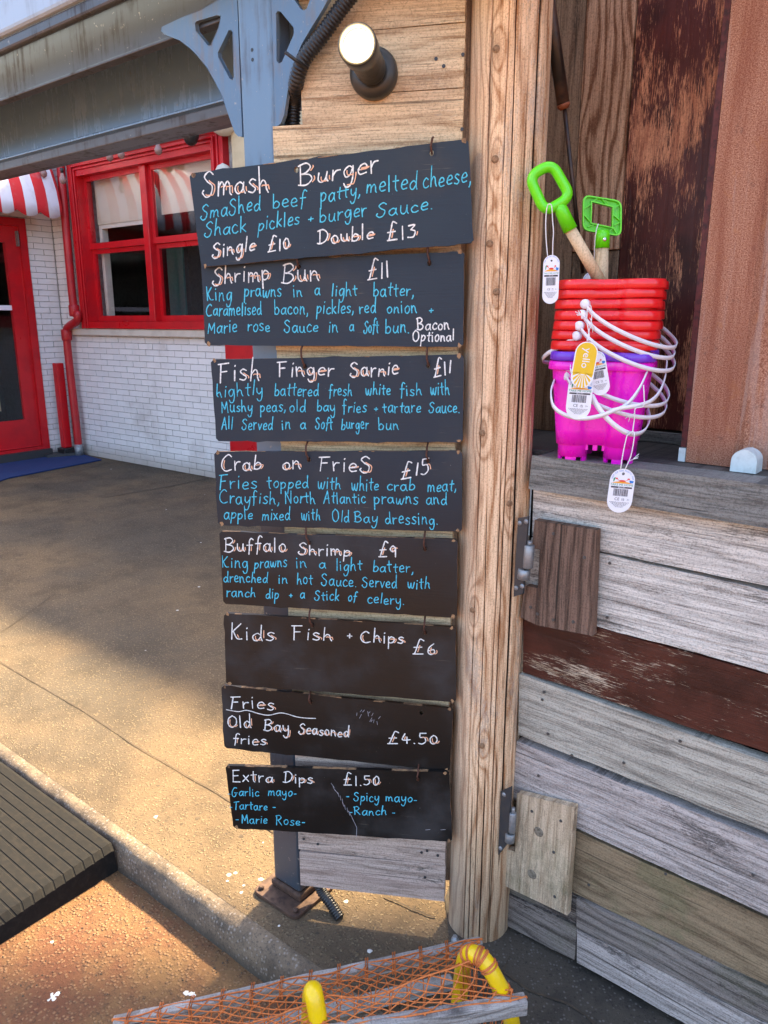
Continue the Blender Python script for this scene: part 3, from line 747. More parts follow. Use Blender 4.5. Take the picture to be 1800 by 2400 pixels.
obj('bracket', MB().prism([(min(x, -PW-.0005), z) for x, z in onl(FP, OL, boff)], .002, .010, [onl(FP, H1, boff), onl(FP, H2, boff)]), M['bracket'], pt, bevel=.0015, label='left lattice bracket with two triangular openings')
OR = zz([(578,-60),(596,622),(612,622),(640,598),(655,560),(668,470),(682,385),(700,310),(740,215),(790,130),(840,50),(900,-60)], 350, 0, 2.074)
H3 = zz([(616,65),(624,54),(638,56),(700,132),(703,155),(700,170),(645,300),(630,308),(618,296)], 350, 0, 2.074)
H4 = zz([(690,-25),(735,44),(752,50),(765,42),(790,-25)], 350, 0, 2.074)
obj('bracket', MB().prism([(max(x, .0005), z) for x, z in onl(FP, OR, boff)], .002, .010, [onl(FP, H3, boff), onl(FP, H4, boff)]), M['bracket'], pt, bevel=.0015, label='right lattice bracket beside the corrugated hose')
mb = MB()
for x, y in ((591, 117), (592, 140)):
    q = on(FP, x, y, 0); mb.lathe([(.0035, -.001), (.0035, .0008)], q, 10, Matrix.Rotation(R(90), 4, 'X'))
obj('screw_hole', mb, M['black'], pt)
def PZ(py, off, px=0): return on(FP, px, py, off).z
def PS(px, py, off): return on(FP, px, py, off).x
# main overhead beam above the brackets
zl, zu = PZ(236, -.015), PZ(150, -.015)
bm_ = thing('overhead_beam', 'grimy grey steel beam running overhead above the left bracket', 'beam', FP, (-2, 0, zl))
obj('web', MB().box((-7, .018, zl+.004), (.9, .026, zu+.02)), M['upbeam'], bm_)
obj('flange', MB().box((-7, .012, zl-.004), (.9, .040, zl+.0035)), M['upbeam'], bm_, bevel=.002)
obj('flange', MB().box((-7, .012, zu+.0205), (.9, .060, zu+.03)), M['upbeam'], bm_, bevel=.002)
# fascia behind
fo = -.22
z1, z2, z3, z4 = PZ(407, fo), PZ(382, fo), PZ(372, fo), PZ(200, fo)
fs_ = thing('canopy_fascia', 'blue grey canopy fascia with grooved lower edge behind the lattice bracket', 'canopy', FP, (-2, .22, z1))
sr = .10
obj('fascia_board', MB().box((-7, .222, z3), (sr, .235, z4+.15)), M['fascia'], fs_, bevel=.002)
obj('edge_trim', MB().box((-7, .212, z2+.003), (sr, .234, z3-.001)), M['fascia'], fs_, bevel=.003)
obj('edge_trim', MB().box((-7, .200, z1), (sr, .236, z2-.006)), M['lip'], fs_, bevel=.003, label='darker grooved lower trim')
obj('edge_trim', MB().box((-7, .208, z2-.006), (sr, .236, z2+.003)), M['black'], fs_)
zs = z1+.004
obj('soffit', MB().box((-7, .237, zs), (sr, .275, zs+.02)), M['lip'], fs_)
obj('soffit', MB().box((-7, .2755, zs), (sr, .30, z4+.1)), M['upbeam'], fs_)
obj('canopy_top_blocker', MB().box((-7, .0605, zu+.022), (sr, .2215, zu+.030)).box((-7, .2355, z4+.151), (sr, .46, z4+.17)), M['upbeam'], fs_)  # unseen front slab set low to keep sky light off the upper fascia
# pale box beam nearer the street
bo = .06
za, zb_ = PZ(101, bo), PZ(134, bo)
bx = thing('awning_cassette', 'pale grey awning cassette crossing the top left corner', 'awning', FP, (-2, -.06, zb_))
obj('cassette_body', MB().box((-7, -.085, za), (.5, -.06, za+.50)), M['panel'], bx, bevel=.015, seg=3)
obj('cassette_lip', MB().box((-7, -.075, zb_+.002), (.5, -.055, za-.001)), M['upbeam'], bx, bevel=.006)
# ------------------------------------------------------------------ corrugated hose
def corr(mb, path, r, pitch=.0068):
    P = cr(path, 30); L = 0; out = [P[0]]
    Q = [P[0]]; acc = 0
    for a, b in zip(P, P[1:]):
        seg = (b-a).length; t = pitch/4-acc
        while t <= seg: Q.append(a.lerp(b, t/seg)); t += pitch/4
        acc = seg-(t-pitch/4)
    return mb.tube(Q, [r*(1.0 if (i % 4) in (0, 1) else .87) for i in range(len(Q))], 16)
hp_ = [on(FM, x, y, o_) for x, y, o_ in ((900, -130, .06), (855, -50, .05), (810, 5, .045), (757, 80, .035), (712, 140, .026), (694, 195, .008), (688, 245, -.030), (686, 330, -.045))]
mb = MB(); corr(mb, hp_, .0155)
hs = thing('cable_conduit', 'black corrugated conduit curving down behind the right bracket', 'hose', FM, tuple(hp_[-1]))
obj('conduit', mb, M['black'], hs)
c = on(FM, 703, 150, .055)
obj('cable_tie', MB().tube([on(FM, 668, 122, .075), on(FM, 692, 140, .065), on(FM, 722, 160, .048)], .0035, 6), M['black'], hs)
lo = [on(FM, 735, 2040, -.03), on(FM, 752, 2085, -.02), on(FM, 775, 2118, .0), on(FM, 797, 2152, .02)]
mb = MB(); corr(mb, lo, .0145)
h2 = thing('cut_conduit', 'cut black corrugated conduit end poking out under the bottom plank', 'hose', FM, tuple(lo[-1]))
obj('conduit', mb, M['black'], h2)
# ------------------------------------------------------------------ plank column behind the menu
pc = thing('plank_panel', 'column of horizontal timber planks fixed behind the hanging menu boards', 'timber panel', FM, (-.2, .01, .1))
def line2(fr, p, q, off):
    a = on(fr, *p, off); b = on(fr, *q, off)
    k = (b.z-a.z)/(b.x-a.x); return lambda s: a.z+k*(s-a.x)
rr_ = -.008
def colplank(top, bot, l, m, off=0., r=rr_, nm='plank', th=.02):
    a, b = line2(FM, *top, off), line2(FM, *bot, off)
    return obj(nm, MB().prism([(l, b(l)+.0008), (r, b(r)+.0008), (r, a(r)-.0008), (l, a(l)-.0008)], -off, -off+th), m, pc, bevel=.0015)
lk = on(FM, 706, 150, 0).x; l2 = on(FM, 642, 330, 0).x; l3 = on(FM, 702, 2000, 0).x+.002
colplank(((700, -130), (1101, -190)), ((880, -40), (1101, -72)), lk, M['plank_col'])
colplank(((880, -40), (1101, -72)), ((880, 70), (1101, 51)), lk, M['plank_col'])
colplank(((880, 72), (1101, 53)), ((712, 229.5), (1101, 205)), lk, M['plank_col'])
a_, b_ = line2(FM, (712, 231.5), (1101, 207), 0), line2(FM, (642, 372), (1101, 340), 0); zn = on(FM, 660, 296, 0).z
obj('plank', MB().prism([(l2, b_(l2)+.0008), (rr_, b_(rr_)+.0008), (rr_, a_(rr_)-.0008), (lk, a_(lk)-.0008), (lk+.001, zn), (l2, zn-.001)], 0, .02), M['plank_col'], pc, bevel=.0015)
zc = [on(FM, 900, y, 0).z for y in (356, 460, 575, 700, 822, 945, 1045, 1150, 1258, 1370, 1462, 1560, 1650, 1768, 1870)]
zc.append(on(FM, 900, 2013, 0).z)
for i in range(len(zc)-1):
    t_, b_ = zc[i], zc[i+1]
    sl_ = -.0
    l_ = l2 if i < 3 else l3-.02*(1-i/len(zc))
    obj('plank', MB().prism([(l_, b_+.0012), (rr_, b_+.0012), (rr_, t_-.0012), (l_, t_-.0012)], 0, .02), M['plank_low'] if i > 12 else M['plank_col'], pc, bevel=.0015)
colplank(((703, 1996), (1040, 2029)), ((703, 2074), (1036, 2112)), l3, M['plank_low'], .002, r=rr_)
obj('batten', MB().box((lk+.03, .022, .3), (lk+.07, .05, 3.0)).box((rr_-.05, .022, .12), (.05, .05, 3.0)), M['darkup'], pc)
mb = MB()
for x, y in ((712, 1966), (745, 1978), (988, 1998), (1001, 1994), (1026, 2005), (996, 2056), (1085, 128), (1022, 138), (1040, 155), (1083, 303)):
    mb.lathe([(.0035, 0), (.0035, .0012)], on(FM, x, y, .0045 if y > 1990 else .0008), 10, Matrix.Rotation(R(90), 4, 'X'))
obj('nail', mb, M['darkiron'], pc, kind='stuff')
# ------------------------------------------------------------------ log post
LC = Vector((.243, 1.615)); LR = .0765
lg = thing('log_post', 'round weathered timber log post with long drying cracks between menu and half door', 'post', Matrix.Translation((LC.x, LC.y, 0)), (0, 0, 0))
cracks = [(-.62, 0, 3, .009, .0014), (-.05, 1.55, 3, .009, .0012), (.60, 1.35, 3, .026, .0050), (.16, .0, 1.35, .010, .0015), (.50, .30, 1.45, .024, .0050), (-.32, .1, 1.1, .008, .0010), (.95, .4, 3, .009, .0016), (-.1, 0, .42, .012, .0022), (-.5, 0, .36, .010, .0020),
 (.32, 1.0, 1.9, .008, .0010), (.02, .55, 1.2, .007, .0009), (.75, .2, .9, .007, .0010), (-.22, 1.35, 2.1, .006, .0008), (.24, 0, .5, .008, .0018)]
NT_, NZ_ = 560, 120; vs = []; fs = []
for j in range(NZ_+1):
    z = 3.0*j/NZ_
    for i in range(NT_):
        th = 2*math.pi*i/NT_-math.pi        # th=0 faces -Y
        r_ = LR+.0016*noise.noise(Vector((math.sin(th)*2, math.cos(th)*2, z*2.2)))
        for c0, a, b, dpt, wd in cracks:
            if a-.1 < z < b+.1:
                e = min(1, max(0, (z-a+.1)/.12))*min(1, max(0, (b+.1-z)/.12))
                cc = c0+.045*noise.noise(Vector((z*2.1, c0*9, 0)))+.012*noise.noise(Vector((z*14, c0*5, 1)))
                dlt = (th-cc)*LR
                r_ -= dpt*e*math.exp(-(dlt/(wd*.34+.0005))**2)*.9
        vs.append((r_*math.sin(th), -r_*math.cos(th), z))
for j in range(NZ_):
    for i in range(NT_):
        k = (i+1) % NT_; fs.append((j*NT_+i, j*NT_+k, (j+1)*NT_+k, (j+1)*NT_+i))
LOGV, LOGF = vs, fs
def onlog(px, py):
    d = ray(px, py); a = d.x**2+d.y**2; o = Vector((-LC.x, -LC.y))
    b = 2*(o.x*d.x+o.y*d.y); c_ = o.x**2+o.y**2-LR**2; D = max(0, b*b-4*a*c_); t = (-b-math.sqrt(D))/(2*a)
    return Vector((o.x+d.x*t, o.y+d.y*t, CH+d.z*t))
KP = ((1163, 115), (1160, 373), (1147, 571), (1163, 684), (1130, 1015), (1194, 1180), (1108, 1430), (1129, 1748))
KN = [onlog(x, y) for x, y in KP]
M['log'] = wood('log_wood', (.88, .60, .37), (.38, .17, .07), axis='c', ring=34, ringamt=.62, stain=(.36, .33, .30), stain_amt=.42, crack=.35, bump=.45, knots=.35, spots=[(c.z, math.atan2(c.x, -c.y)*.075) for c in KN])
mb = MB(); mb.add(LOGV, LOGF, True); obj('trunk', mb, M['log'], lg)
for x, y in ((1163, 115), (1160, 373), (1147, 571), (1163, 684), (1130, 1015), (1194, 1180), (1108, 1430), (1129, 1748)):
    c = onlog(x, y); nr = Vector((c.x, c.y, 0)).normalized(); q = nr.to_track_quat('Z', 'Y').to_matrix().to_4x4()
    obj('knot', MB().lathe([(.0075, -.002), (.0068, .0012), (.0050, .0006), (.0045, .0014), (.002, .001)], c, 16, q), M['knot'] if 'knot' in M else M.setdefault('knot', plain('knot_wood', (.30, .17, .09), .85, 0, (.10, .055, .03), .8, 260, .8)), lg)
# ------------------------------------------------------------------ wall lamp
LB = on(FM, 878, 176, 0)
wl_ = thing('wall_light', 'black cylindrical wall light, lit, on the planks above the menu', 'lamp', FM, tuple(LB))
toY = Matrix.Rotation(R(90), 4, 'X')       # lathe axis +Z -> -Y (towards the street)
obj('wall_plate', MB().lathe([(.046, 0), (.047, .012), (.044, .022), (.030, .027)], LB, 40, toY), M['lampblack'] if 'lampblack' in M else M.setdefault('lampblack', plain('satin_black_lamp', (.035, .033, .028), .38, 0, (.06, .052, .04), .5, 20)), wl_)
obj('lamp_body', MB().lathe([(.020, .026), (.027, .032), (.029, .045), (.029, .125), (.031, .127), (.0335, .135), (.0345, .170), (.033, .174), (.027, .174), (.0265, .160)], LB, 40, toY, cap=False), M['lampblack'], wl_)
obj('lens', MB().lathe([(.0222, .167), (.012, .168), (.001, .1685)], LB, 32, toY, cap=False), M['lamp_glow'], wl_)
obj('lens_rim', MB().lathe([(.0264, .164), (.0225, .1665)], LB, 32, toY, cap=False), emit('lamp_lens_rim', (1, .62, .16), .45), wl_)
pl = bpy.data.lights.new('lamp_light', 'POINT'); pl.energy = .5; pl.color = (1, .75, .4); pl.shadow_soft_size = .02
po = bpy.data.objects.new('lamp_light', pl); COL.objects.link(po); po.location = FM @ (LB+Vector((0, -.19, .0)))
#MARK_C
# ------------------------------------------------------------------ handwriting
G = {
'a':(.78,'.62,.78 .38,1 .08,.72 .05,.28 .28,.0 .55,.3 .63,.85;.64,.98 .64,.35 .76,.0'),
'b':(.72,'.06,1.95 .06,.02;.06,.55 .34,.95 .64,.6 .52,.12 .24,.0 .07,.15'),
'c':(.66,'.6,.82 .36,1 .07,.6 .14,.12 .4,.0 .64,.16'),
'd':(.8,'.6,.7 .36,.92 .06,.55 .14,.08 .4,.02 .62,.5;.64,1.95 .64,.5 .74,.0'),
'e':(.68,'.1,.48 .38,.5 .6,.66 .46,.97 .2,.88 .05,.45 .2,.04 .6,.12'),
'f':(.6,'.62,1.75 .42,1.92 .26,1.5 .24,.5 .18,-.35;.02,.95 .54,.98'),
'g':(.76,'.6,.82 .36,1 .07,.62 .2,.1 .46,.2 .62,.8;.63,.97 .66,.0 .52,-.7 .24,-.78 .1,-.45'),
'h':(.76,'.06,1.95 .06,.0;.06,.5 .3,.92 .5,.75 .56,.3 .68,.0'),
'i':(.3,'.1,1 .12,.0;.1,1.42 .13,1.5'),
'k':(.68,'.08,1.95 .08,.0;.56,.95 .1,.42;.18,.5 .62,.0'),
'l':(.3,'.1,1.95 .12,.0'),
'm':(1.1,'.05,1 .07,.0;.07,.6 .25,.97 .42,.75 .46,.05;.46,.6 .68,.97 .86,.7 .92,.15 1.04,.0'),
'n':(.76,'.05,1 .07,.0;.07,.55 .3,.95 .5,.78 .56,.3 .68,.0'),
'o':(.72,'.36,1 .07,.62 .16,.1 .42,.0 .64,.4 .56,.86 .34,1.0'),
'p':(.74,'.06,1 .06,-.8;.06,.6 .32,.98 .62,.7 .5,.2 .22,.05 .08,.2'),
'r':(.56,'.05,1 .08,.0;.08,.5 .26,.88 .52,.92'),
's':(.62,'.54,.88 .3,1 .1,.78 .3,.52 .54,.28 .36,.0 .04,.1'),
't':(.6,'.28,1.6 .28,.3 .42,.0;.02,1.02 .58,1.08'),
'u':(.78,'.06,1 .08,.3 .3,.0 .54,.25 .6,.98;.6,.98 .62,.3 .74,.0'),
'v':(.68,'.04,1 .3,.0;.3,.0 .6,1.02'),
'w':(1.0,'.04,1 .12,.2 .3,.02 .48,.85;.48,.85 .54,.15 .76,.02 .94,1'),
'x':(.68,'.04,1 .62,.0;.58,1 .04,.0'),
'y':(.76,'.06,1 .1,.45 .34,.2 .58,.55;.64,1 .64,.0 .5,-.7 .24,-.8 .08,-.5'),
'A':(.98,'.42,1.9 .04,.0;.42,1.9 .86,.0;.16,.7 .74,.75'),
'B':(1.0,'.12,1.85 .14,.05;.0,1.75 .5,1.9 .78,1.5 .5,1.08 .2,1;.2,1 .7,.85 .86,.4 .5,.0 .0,.1'),
'C':(1.05,'.85,1.6 .55,1.85 .12,1.3 .08,.5 .45,.0 .95,.15'),
'D':(1.05,'.2,1.8 .22,.05;.0,1.7 .5,1.85 .92,1.2 .75,.35 .3,.0 .0,.08'),
'E':(.86,'.1,1.8 .08,.0;.06,1.82 .72,1.85;.08,.95 .6,1.0;.06,.02 .8,.0'),
'F':(.9,'.2,1.8 .12,-.1;.0,1.8 .8,1.9;.16,1.0 .62,1.06'),
'G':(1.05,'.8,1.75 .4,1.8 .08,1.0 .2,.15 .6,.05 .75,.6;.45,.75 .95,.75'),
'K':(.92,'.1,1.9 .12,.0;.72,1.8 .14,.85;.2,.95 .5,.1 .85,.05'),
'L':(.7,'.08,1.9 .06,.4 .2,.1;.08,.5 .35,.72 .5,.3 .6,-.02'),
'M':(1.1,'.06,.0 .12,1.6;.12,1.6 .5,.5;.5,.5 .85,1.65;.85,1.65 .98,.0'),
'N':(1.05,'.08,.0 .1,1.8;.1,1.8 .82,.05;.82,.05 .9,1.85'),
'O':(1.1,'.5,1.8 .1,1.3 .12,.4 .5,.0 .92,.5 .88,1.4 .45,1.8'),
'R':(.95,'.12,1.8 .12,.0;.0,1.7 .5,1.85 .74,1.4 .45,1.0 .15,.95;.3,.95 .85,.0'),
'S':(.92,'.78,1.6 .5,1.85 .16,1.5 .36,1.1 .72,.72 .62,.1 .3,-.08 .02,.25 .1,.45'),
'T':(.9,'.42,1.8 .4,.0;.0,1.75 .85,1.9'),
'0':(.72,'.36,1.3 .07,.8 .14,.1 .42,.0 .64,.5 .56,1.1 .34,1.3'),
'1':(.34,'.14,1.4 .14,.0'),
'3':(.72,'.06,1.45 .56,1.5 .26,.95;.26,.95 .62,.7 .5,.05 .04,.05'),
'4':(.8,'.3,1.4 .08,.5 .72,.5;.46,.9 .46,-.05'),
'5':(.74,'.64,1.5 .14,1.5;.14,1.5 .14,.95 .5,.9 .6,.35 .3,.0 .02,.1'),
'6':(.74,'.5,1.6 .14,1.0 .08,.3 .34,.0 .6,.3 .5,.72 .14,.55'),
'9':(.7,'.58,1.1 .34,1.4 .06,1.0 .3,.65 .58,.95;.6,1.2 .58,.0'),
'£':(1.0,'.85,1.75 .55,1.95 .4,1.3 .2,.15 .05,.0;.05,.0 .85,.02;.1,.85 .72,.9'),
'+':(.56,'.26,.85 .26,.25;.02,.55 .5,.55'),
',':(.3,'.16,.16 .14,-.1 .04,-.32'),
'.':(.26,'.08,.06 .12,.02'),
'-':(.5,'.06,.5 .4,.5'),
}
GL = {}
for k_, (adv, sstr) in G.items():
    GL[k_] = (adv, [[tuple(float(c) for c in p.split(',')) for p in st.split(' ')] for st in sstr.split(';')])
zo_ = [0]
def stroke(mb, pts, fr, off, wd):
    """one pen stroke lying on the board: photo pixels -> board plane -> ribbon with round ends"""
    loc = [on(fr, x, y, 0.) for x, y in pts]
    P = [Vector((q.x, q.z)) for q in loc]
    Q = [P[0]]
    for p in P[1:]:
        if (p-Q[-1]).length > .0004: Q.append(p)
    if len(Q) < 2: Q.append(Q[0]+Vector((.0015, .0008)))
    zo_[0] = (zo_[0]+1) % 10; y0 = -off-.0006-zo_[0]*.00009
    n = len(Q); L = []; Rr = []
    ph = random.random()*10
    for i in range(n):
        t = (Q[min(i+1, n-1)]-Q[max(i-1, 0)]).normalized(); nn = Vector((-t.y, t.x))
        w_ = wd*.5*(1+.45*noise.noise(Vector((i*.45, ph, 0))))
        L.append(Q[i]+nn*w_); Rr.append(Q[i]-nn*w_)
    vs = []; fs = []
    for i in range(n):
        y_ = y0-.00006*i/n; vs += [(Rr[i].x, y_, Rr[i].y), (L[i].x, y_, L[i].y)]
    for i in range(n-1): fs.append((2*i, 2*i+2, 2*i+3, 2*i+1))
    for e, sg_ in ((0, -1), (n-1, 1)):
        t = (Q[min(e+1, n-1)]-Q[max(e-1, 0)]).normalized()*sg_; nn = Vector((-t.y, t.x)); b = len(vs)
        r_ = wd*.5
        for k_ in range(5):
            a_ = math.pi*(k_/4)-math.pi/2
            p = Q[e]+t*math.cos(a_)*r_+nn*math.sin(a_)*r_
            vs.append((p.x, y0-.00002-.00006*e/n, p.y))
        fs.append((b, b+1, b+2, b+3, b+4))
    mb.add(vs, fs)
def write(mb, mo, txt, x0, y0, x1, y1, xh, fr, off, wd, heading=False):
    tot = sum(GL[c][0] for c in txt)+.18*(len(txt)-1)
    sx = (x1-x0)/tot; x = 0; dx, dy = (x1-x0), (y1-y0)
    for c in txt:
        adv, strokes = GL[c]
        rot = random.uniform(-.09, .09); jy = random.uniform(-.10, .10)*xh; ks = random.uniform(.86, 1.10)
        for st in strokes:
            sm = cr([(a, b, 0) for a, b in st], 6)
            def mp(a, b):
                X = x+a; px = x0+X*sx+b*xh*(rot+.03); bx = (X*sx)/(dx if abs(dx) > 1e-6 else 1)
                return px, y0+dy*bx-b*xh*ks-jy
            stroke(mb, [mp(p.x, p.y) for p in sm], fr, off, wd)
            if heading and mo is not None:
                a = max(st, key=lambda p: p[1]); b = min(st, key=lambda p: p[1])
                ht = a[1]-b[1]
                if ht > .6:
                    ox = .19; mid = [p for p in sm if b[1]+.06*ht < p.y < b[1]+.66*ht]
                    if len(mid) >= 3:
                        mid = mid[:max(3, len(mid)*2//3+1)]
                        stroke(mo, [mp(p.x+ox, p.y) for p in mid], fr, off, wd*.85)
        x += adv+.18
# ------------------------------------------------------------------ menu boards
Z1, Z2, Z3, Z4 = (430, 320, 2.37), (480, 800, 2.552), (490, 1230, 2.633), (490, 1580, 2.633)
W, B_ = 'w', 'b'
BOARDS = [
 ('menu board headed Smash Burger, tilted, topmost of the hanging blackboards',
  [(443.5,406.5),(1098,325),(1110.6,569),(472,626)], .052, Z1,
  [[W,('Smash',105,340,478,303,72),('Burger',640,282,1085,192,64)],
   [B_,('SmaShed',95,462,430,405,46),('beef',497,400,680,384,46),('patty,',762,368,985,328,46),('melted',1015,312,1300,292,52),('cheese,',1330,288,1600,256,56)],
   [B_,('Shack',115,562,350,526,46),('pickles',415,522,645,485,44),('+',692,480,722,474,40),('burger',757,480,1020,438,44),('Sauce.',1070,447,1388,404,44)],
   [W,('Single',160,680,400,632,44),('£10',468,645,592,620,46),('Double',745,600,1058,566,42),('£13',1130,582,1292,562,52)]],
  [(1380,28,1378,90),(0,0,627,185)]),
 ('menu board headed Shrimp Bun with a small white bacon note, second blackboard from the top',
  [(471,616),(1088,588),(1086,813),(480.6,809.5)], .036, Z1,
  [[W,('Shrimp',160,822,482,798,54),('Bun',545,815,758,800,56),('£11',1022,795,1146,776,58)],
   [B_,('King',130,915,270,905,45),('prawns',338,890,545,890,40),('in',610,888,662,886,38),('a',730,882,760,882,38),('light',822,885,968,880,40),('batter,',1055,886,1282,886,42)],
   [B_,('Caramelised',125,997,436,990,40),('bacon,',507,986,695,985,40),('pickles,',740,986,948,980,40),('red',978,982,1070,980,40),('onion',1130,980,1298,978,38),('+',1363,990,1388,988,38)],
   [B_,('Marie',135,1092,300,1088,40),('rose',357,1082,483,1080,38),('Sauce',560,1084,748,1086,38),('in',806,1086,860,1086,38),('a',922,1082,948,1082,36),('Soft',1000,1088,1085,1088,40),('bun.',1122,1090,1257,1088,40)],
   [W,('Bacon',1298,1075,1478,1068,34),('Optional',1273,1140,1505,1132,34)]],
  [(632,618,641,722),(1358,602,1366,702)]),
 ('menu board headed Fish Finger Sarnie, third blackboard from the top',
  [(493.7,843),(1087,830.6),(1085,1037),(506.6,1034)], .036, Z2,
  [[W,('Fish',85,244,330,232,66),('Finger',440,208,772,206,52),('Sarnie',870,215,1160,198,50),('£11',1368,212,1476,188,56)],
   [B_,('Lightly',70,332,350,320,44),('battered',418,328,682,326,42),('fresh',742,325,882,322,40),('white',962,320,1112,320,38),('fish',1168,322,1300,322,40),('with',1350,322,1465,322,42)],
   [B_,('Mushy',102,425,287,418,38),('peas,',333,420,486,420,38),('old',507,422,605,420,38),('bay',672,420,782,420,38),('fries',825,425,968,424,38),('+',1013,420,1035,420,34),('tartare',1065,426,1292,424,38),('Sauce.',1340,426,1526,424,38)],
   [B_,('All',100,526,168,524,40),('Served',222,528,407,526,38),('in',462,525,513,525,38),('a',572,520,606,520,36),('Soft',662,525,765,524,38),('burger',817,525,980,522,38),('bun',1040,527,1162,525,38)]],
  [(580,48,598,150),(1330,52,1337,145)]),
 ('menu board headed Crab on Fries, fourth blackboard from the top',
  [(501.5,1058.6),(1083.5,1056.7),(1082.7,1246.7),(511,1231)], .036, Z2,
  [[W,('Crab',95,775,340,768,50),('on',462,765,576,765,46),('FrieS',682,772,1000,782,48),('£15',1172,820,1346,788,58)],
   [B_,('Fries',85,882,315,880,46),('topped',373,878,622,874,42),('with',675,884,815,884,40),('white',878,890,1040,892,40),('crab',1090,892,1258,892,40),('meat,',1332,896,1506,892,42)],
   [B_,('Crayfish,',88,970,450,970,40),('North',482,968,663,968,40),('Atlantic',710,970,963,968,38),('prawns',1013,970,1277,972,40),('and',1325,976,1450,976,40)],
   [B_,('apple',115,1060,288,1062,38),('mixed',343,1066,512,1068,38),('with',578,1068,692,1070,38),('Old',763,1078,866,1080,38),('Bay',895,1082,1034,1082,38),('dressing.',1080,1090,1397,1094,40)]],
  [(608,628,622,706),(1328,650,1334,712)]),
 ('menu board headed Buffalo Shrimp, fifth blackboard from the top',
  [(513.5,1245),(1073,1265),(1071,1448),(523.4,1415)], .036, Z3,
  [[W,('Buffalo',95,165,476,168,46),('Shrimp',550,185,875,190,42),('£9',1045,196,1158,196,46)],
   [B_,('King',80,262,243,264,42),('prawns',280,266,482,260,38),('in',537,266,605,266,38),('a',680,266,722,266,36),('light',785,280,945,282,38),('batter,',1012,290,1264,294,38)],
   [B_,('drenched',90,352,363,356,36),('in',428,358,486,360,36),('hot',543,362,641,364,38),('Sauce.',693,375,912,380,38),('Served',945,384,1160,388,38),('with',1225,392,1364,394,38)],
   [B_,('ranch',108,442,289,446,34),('dip',350,452,432,454,34),('+',495,452,517,452,30),('a',563,450,592,450,32),('Stick',650,465,803,468,34),('of',858,470,910,472,34),('celery.',978,482,1207,492,34)]],
  [(600,28,620,112),(1330,70,1332,148)]),
 ('menu board headed Kids Fish and Chips, mostly empty, sixth blackboard from the top',
  [(525,1437),(1068,1470),(1069,1646.5),(530,1604)], .036, Z3,
  [[W,('Kids',130,710,403,712,50),('Fish',515,700,763,718,46),('+',853,710,884,712,38),('Chips',935,722,1202,728,42),('£6',1255,796,1402,798,46)]],
  [(622,540,637,620),(1330,595,1332,665)]),
 ('menu board headed Fries with a wavy underline, seventh blackboard from the top',
  [(518.5,1606.6),(1062.3,1661.7),(1054,1808),(526,1753)], .028, Z4,
  [[W,('Fries',130,206,403,218,42)],[W,('Old',113,326,263,332,40),('Bay',337,350,497,362,38),('Seasoned',552,364,864,390,34)],
   [W,('fries',150,428,353,436,34),('£4.50',1100,426,1414,428,42)]],
  [(622,128,627,172),(0,0,1310,240)]),
 ('menu board headed Extra Dips, scuffed, lowest of the hanging blackboards',
  [(528,1794.6),(1052,1810),(1059.7,1973),(547,1941)], .040, Z4,
  [[W,('Extra',145,664,396,664,38),('Dips',458,668,642,674,36),('£1.50',830,686,1052,684,38)],
   [B_,('-Garlic',114,752,309,752,30),('mayo-',365,750,541,752,30)],[B_,('-Tartare',128,834,362,836,28),('-',392,834,414,834,24)],
   [B_,('-',163,912,186,912,24),('Marie',203,918,361,922,30),('Rose-',412,926,594,930,30)],
   [B_,('-',846,764,866,764,24),('Spicy',893,780,1050,784,30),('mayo-',1090,784,1284,790,30)],[B_,('-Ranch',866,868,1096,868,30),('-',1130,868,1150,868,24)]],
  [(0,0,625,610),(1290,598,1290,648)]),
]
def worn(poly, seed):
    """board outline with slightly eaten edges and rounded corners"""
    random.seed(seed); out = []
    n = len(poly)
    for i in range(n):
        a = Vector(poly[i]); b = Vector(poly[(i+1) % n]); L = (b-a).length; t = (b-a)/L; nn = Vector((-t.y, t.x))
        k = max(4, int(L/.022)); c0 = .006
        for j in range(k+1):
            d = c0+(L-2*c0)*j/k
            w_ = 0 if j in (0, k) else random.choice((0, 0, 0, .0005, -.0005, .001))
            if j not in (0, k) and random.random() < .05: w_ = -.002
            out.append(tuple(a+t*d+nn*w_))
    return out
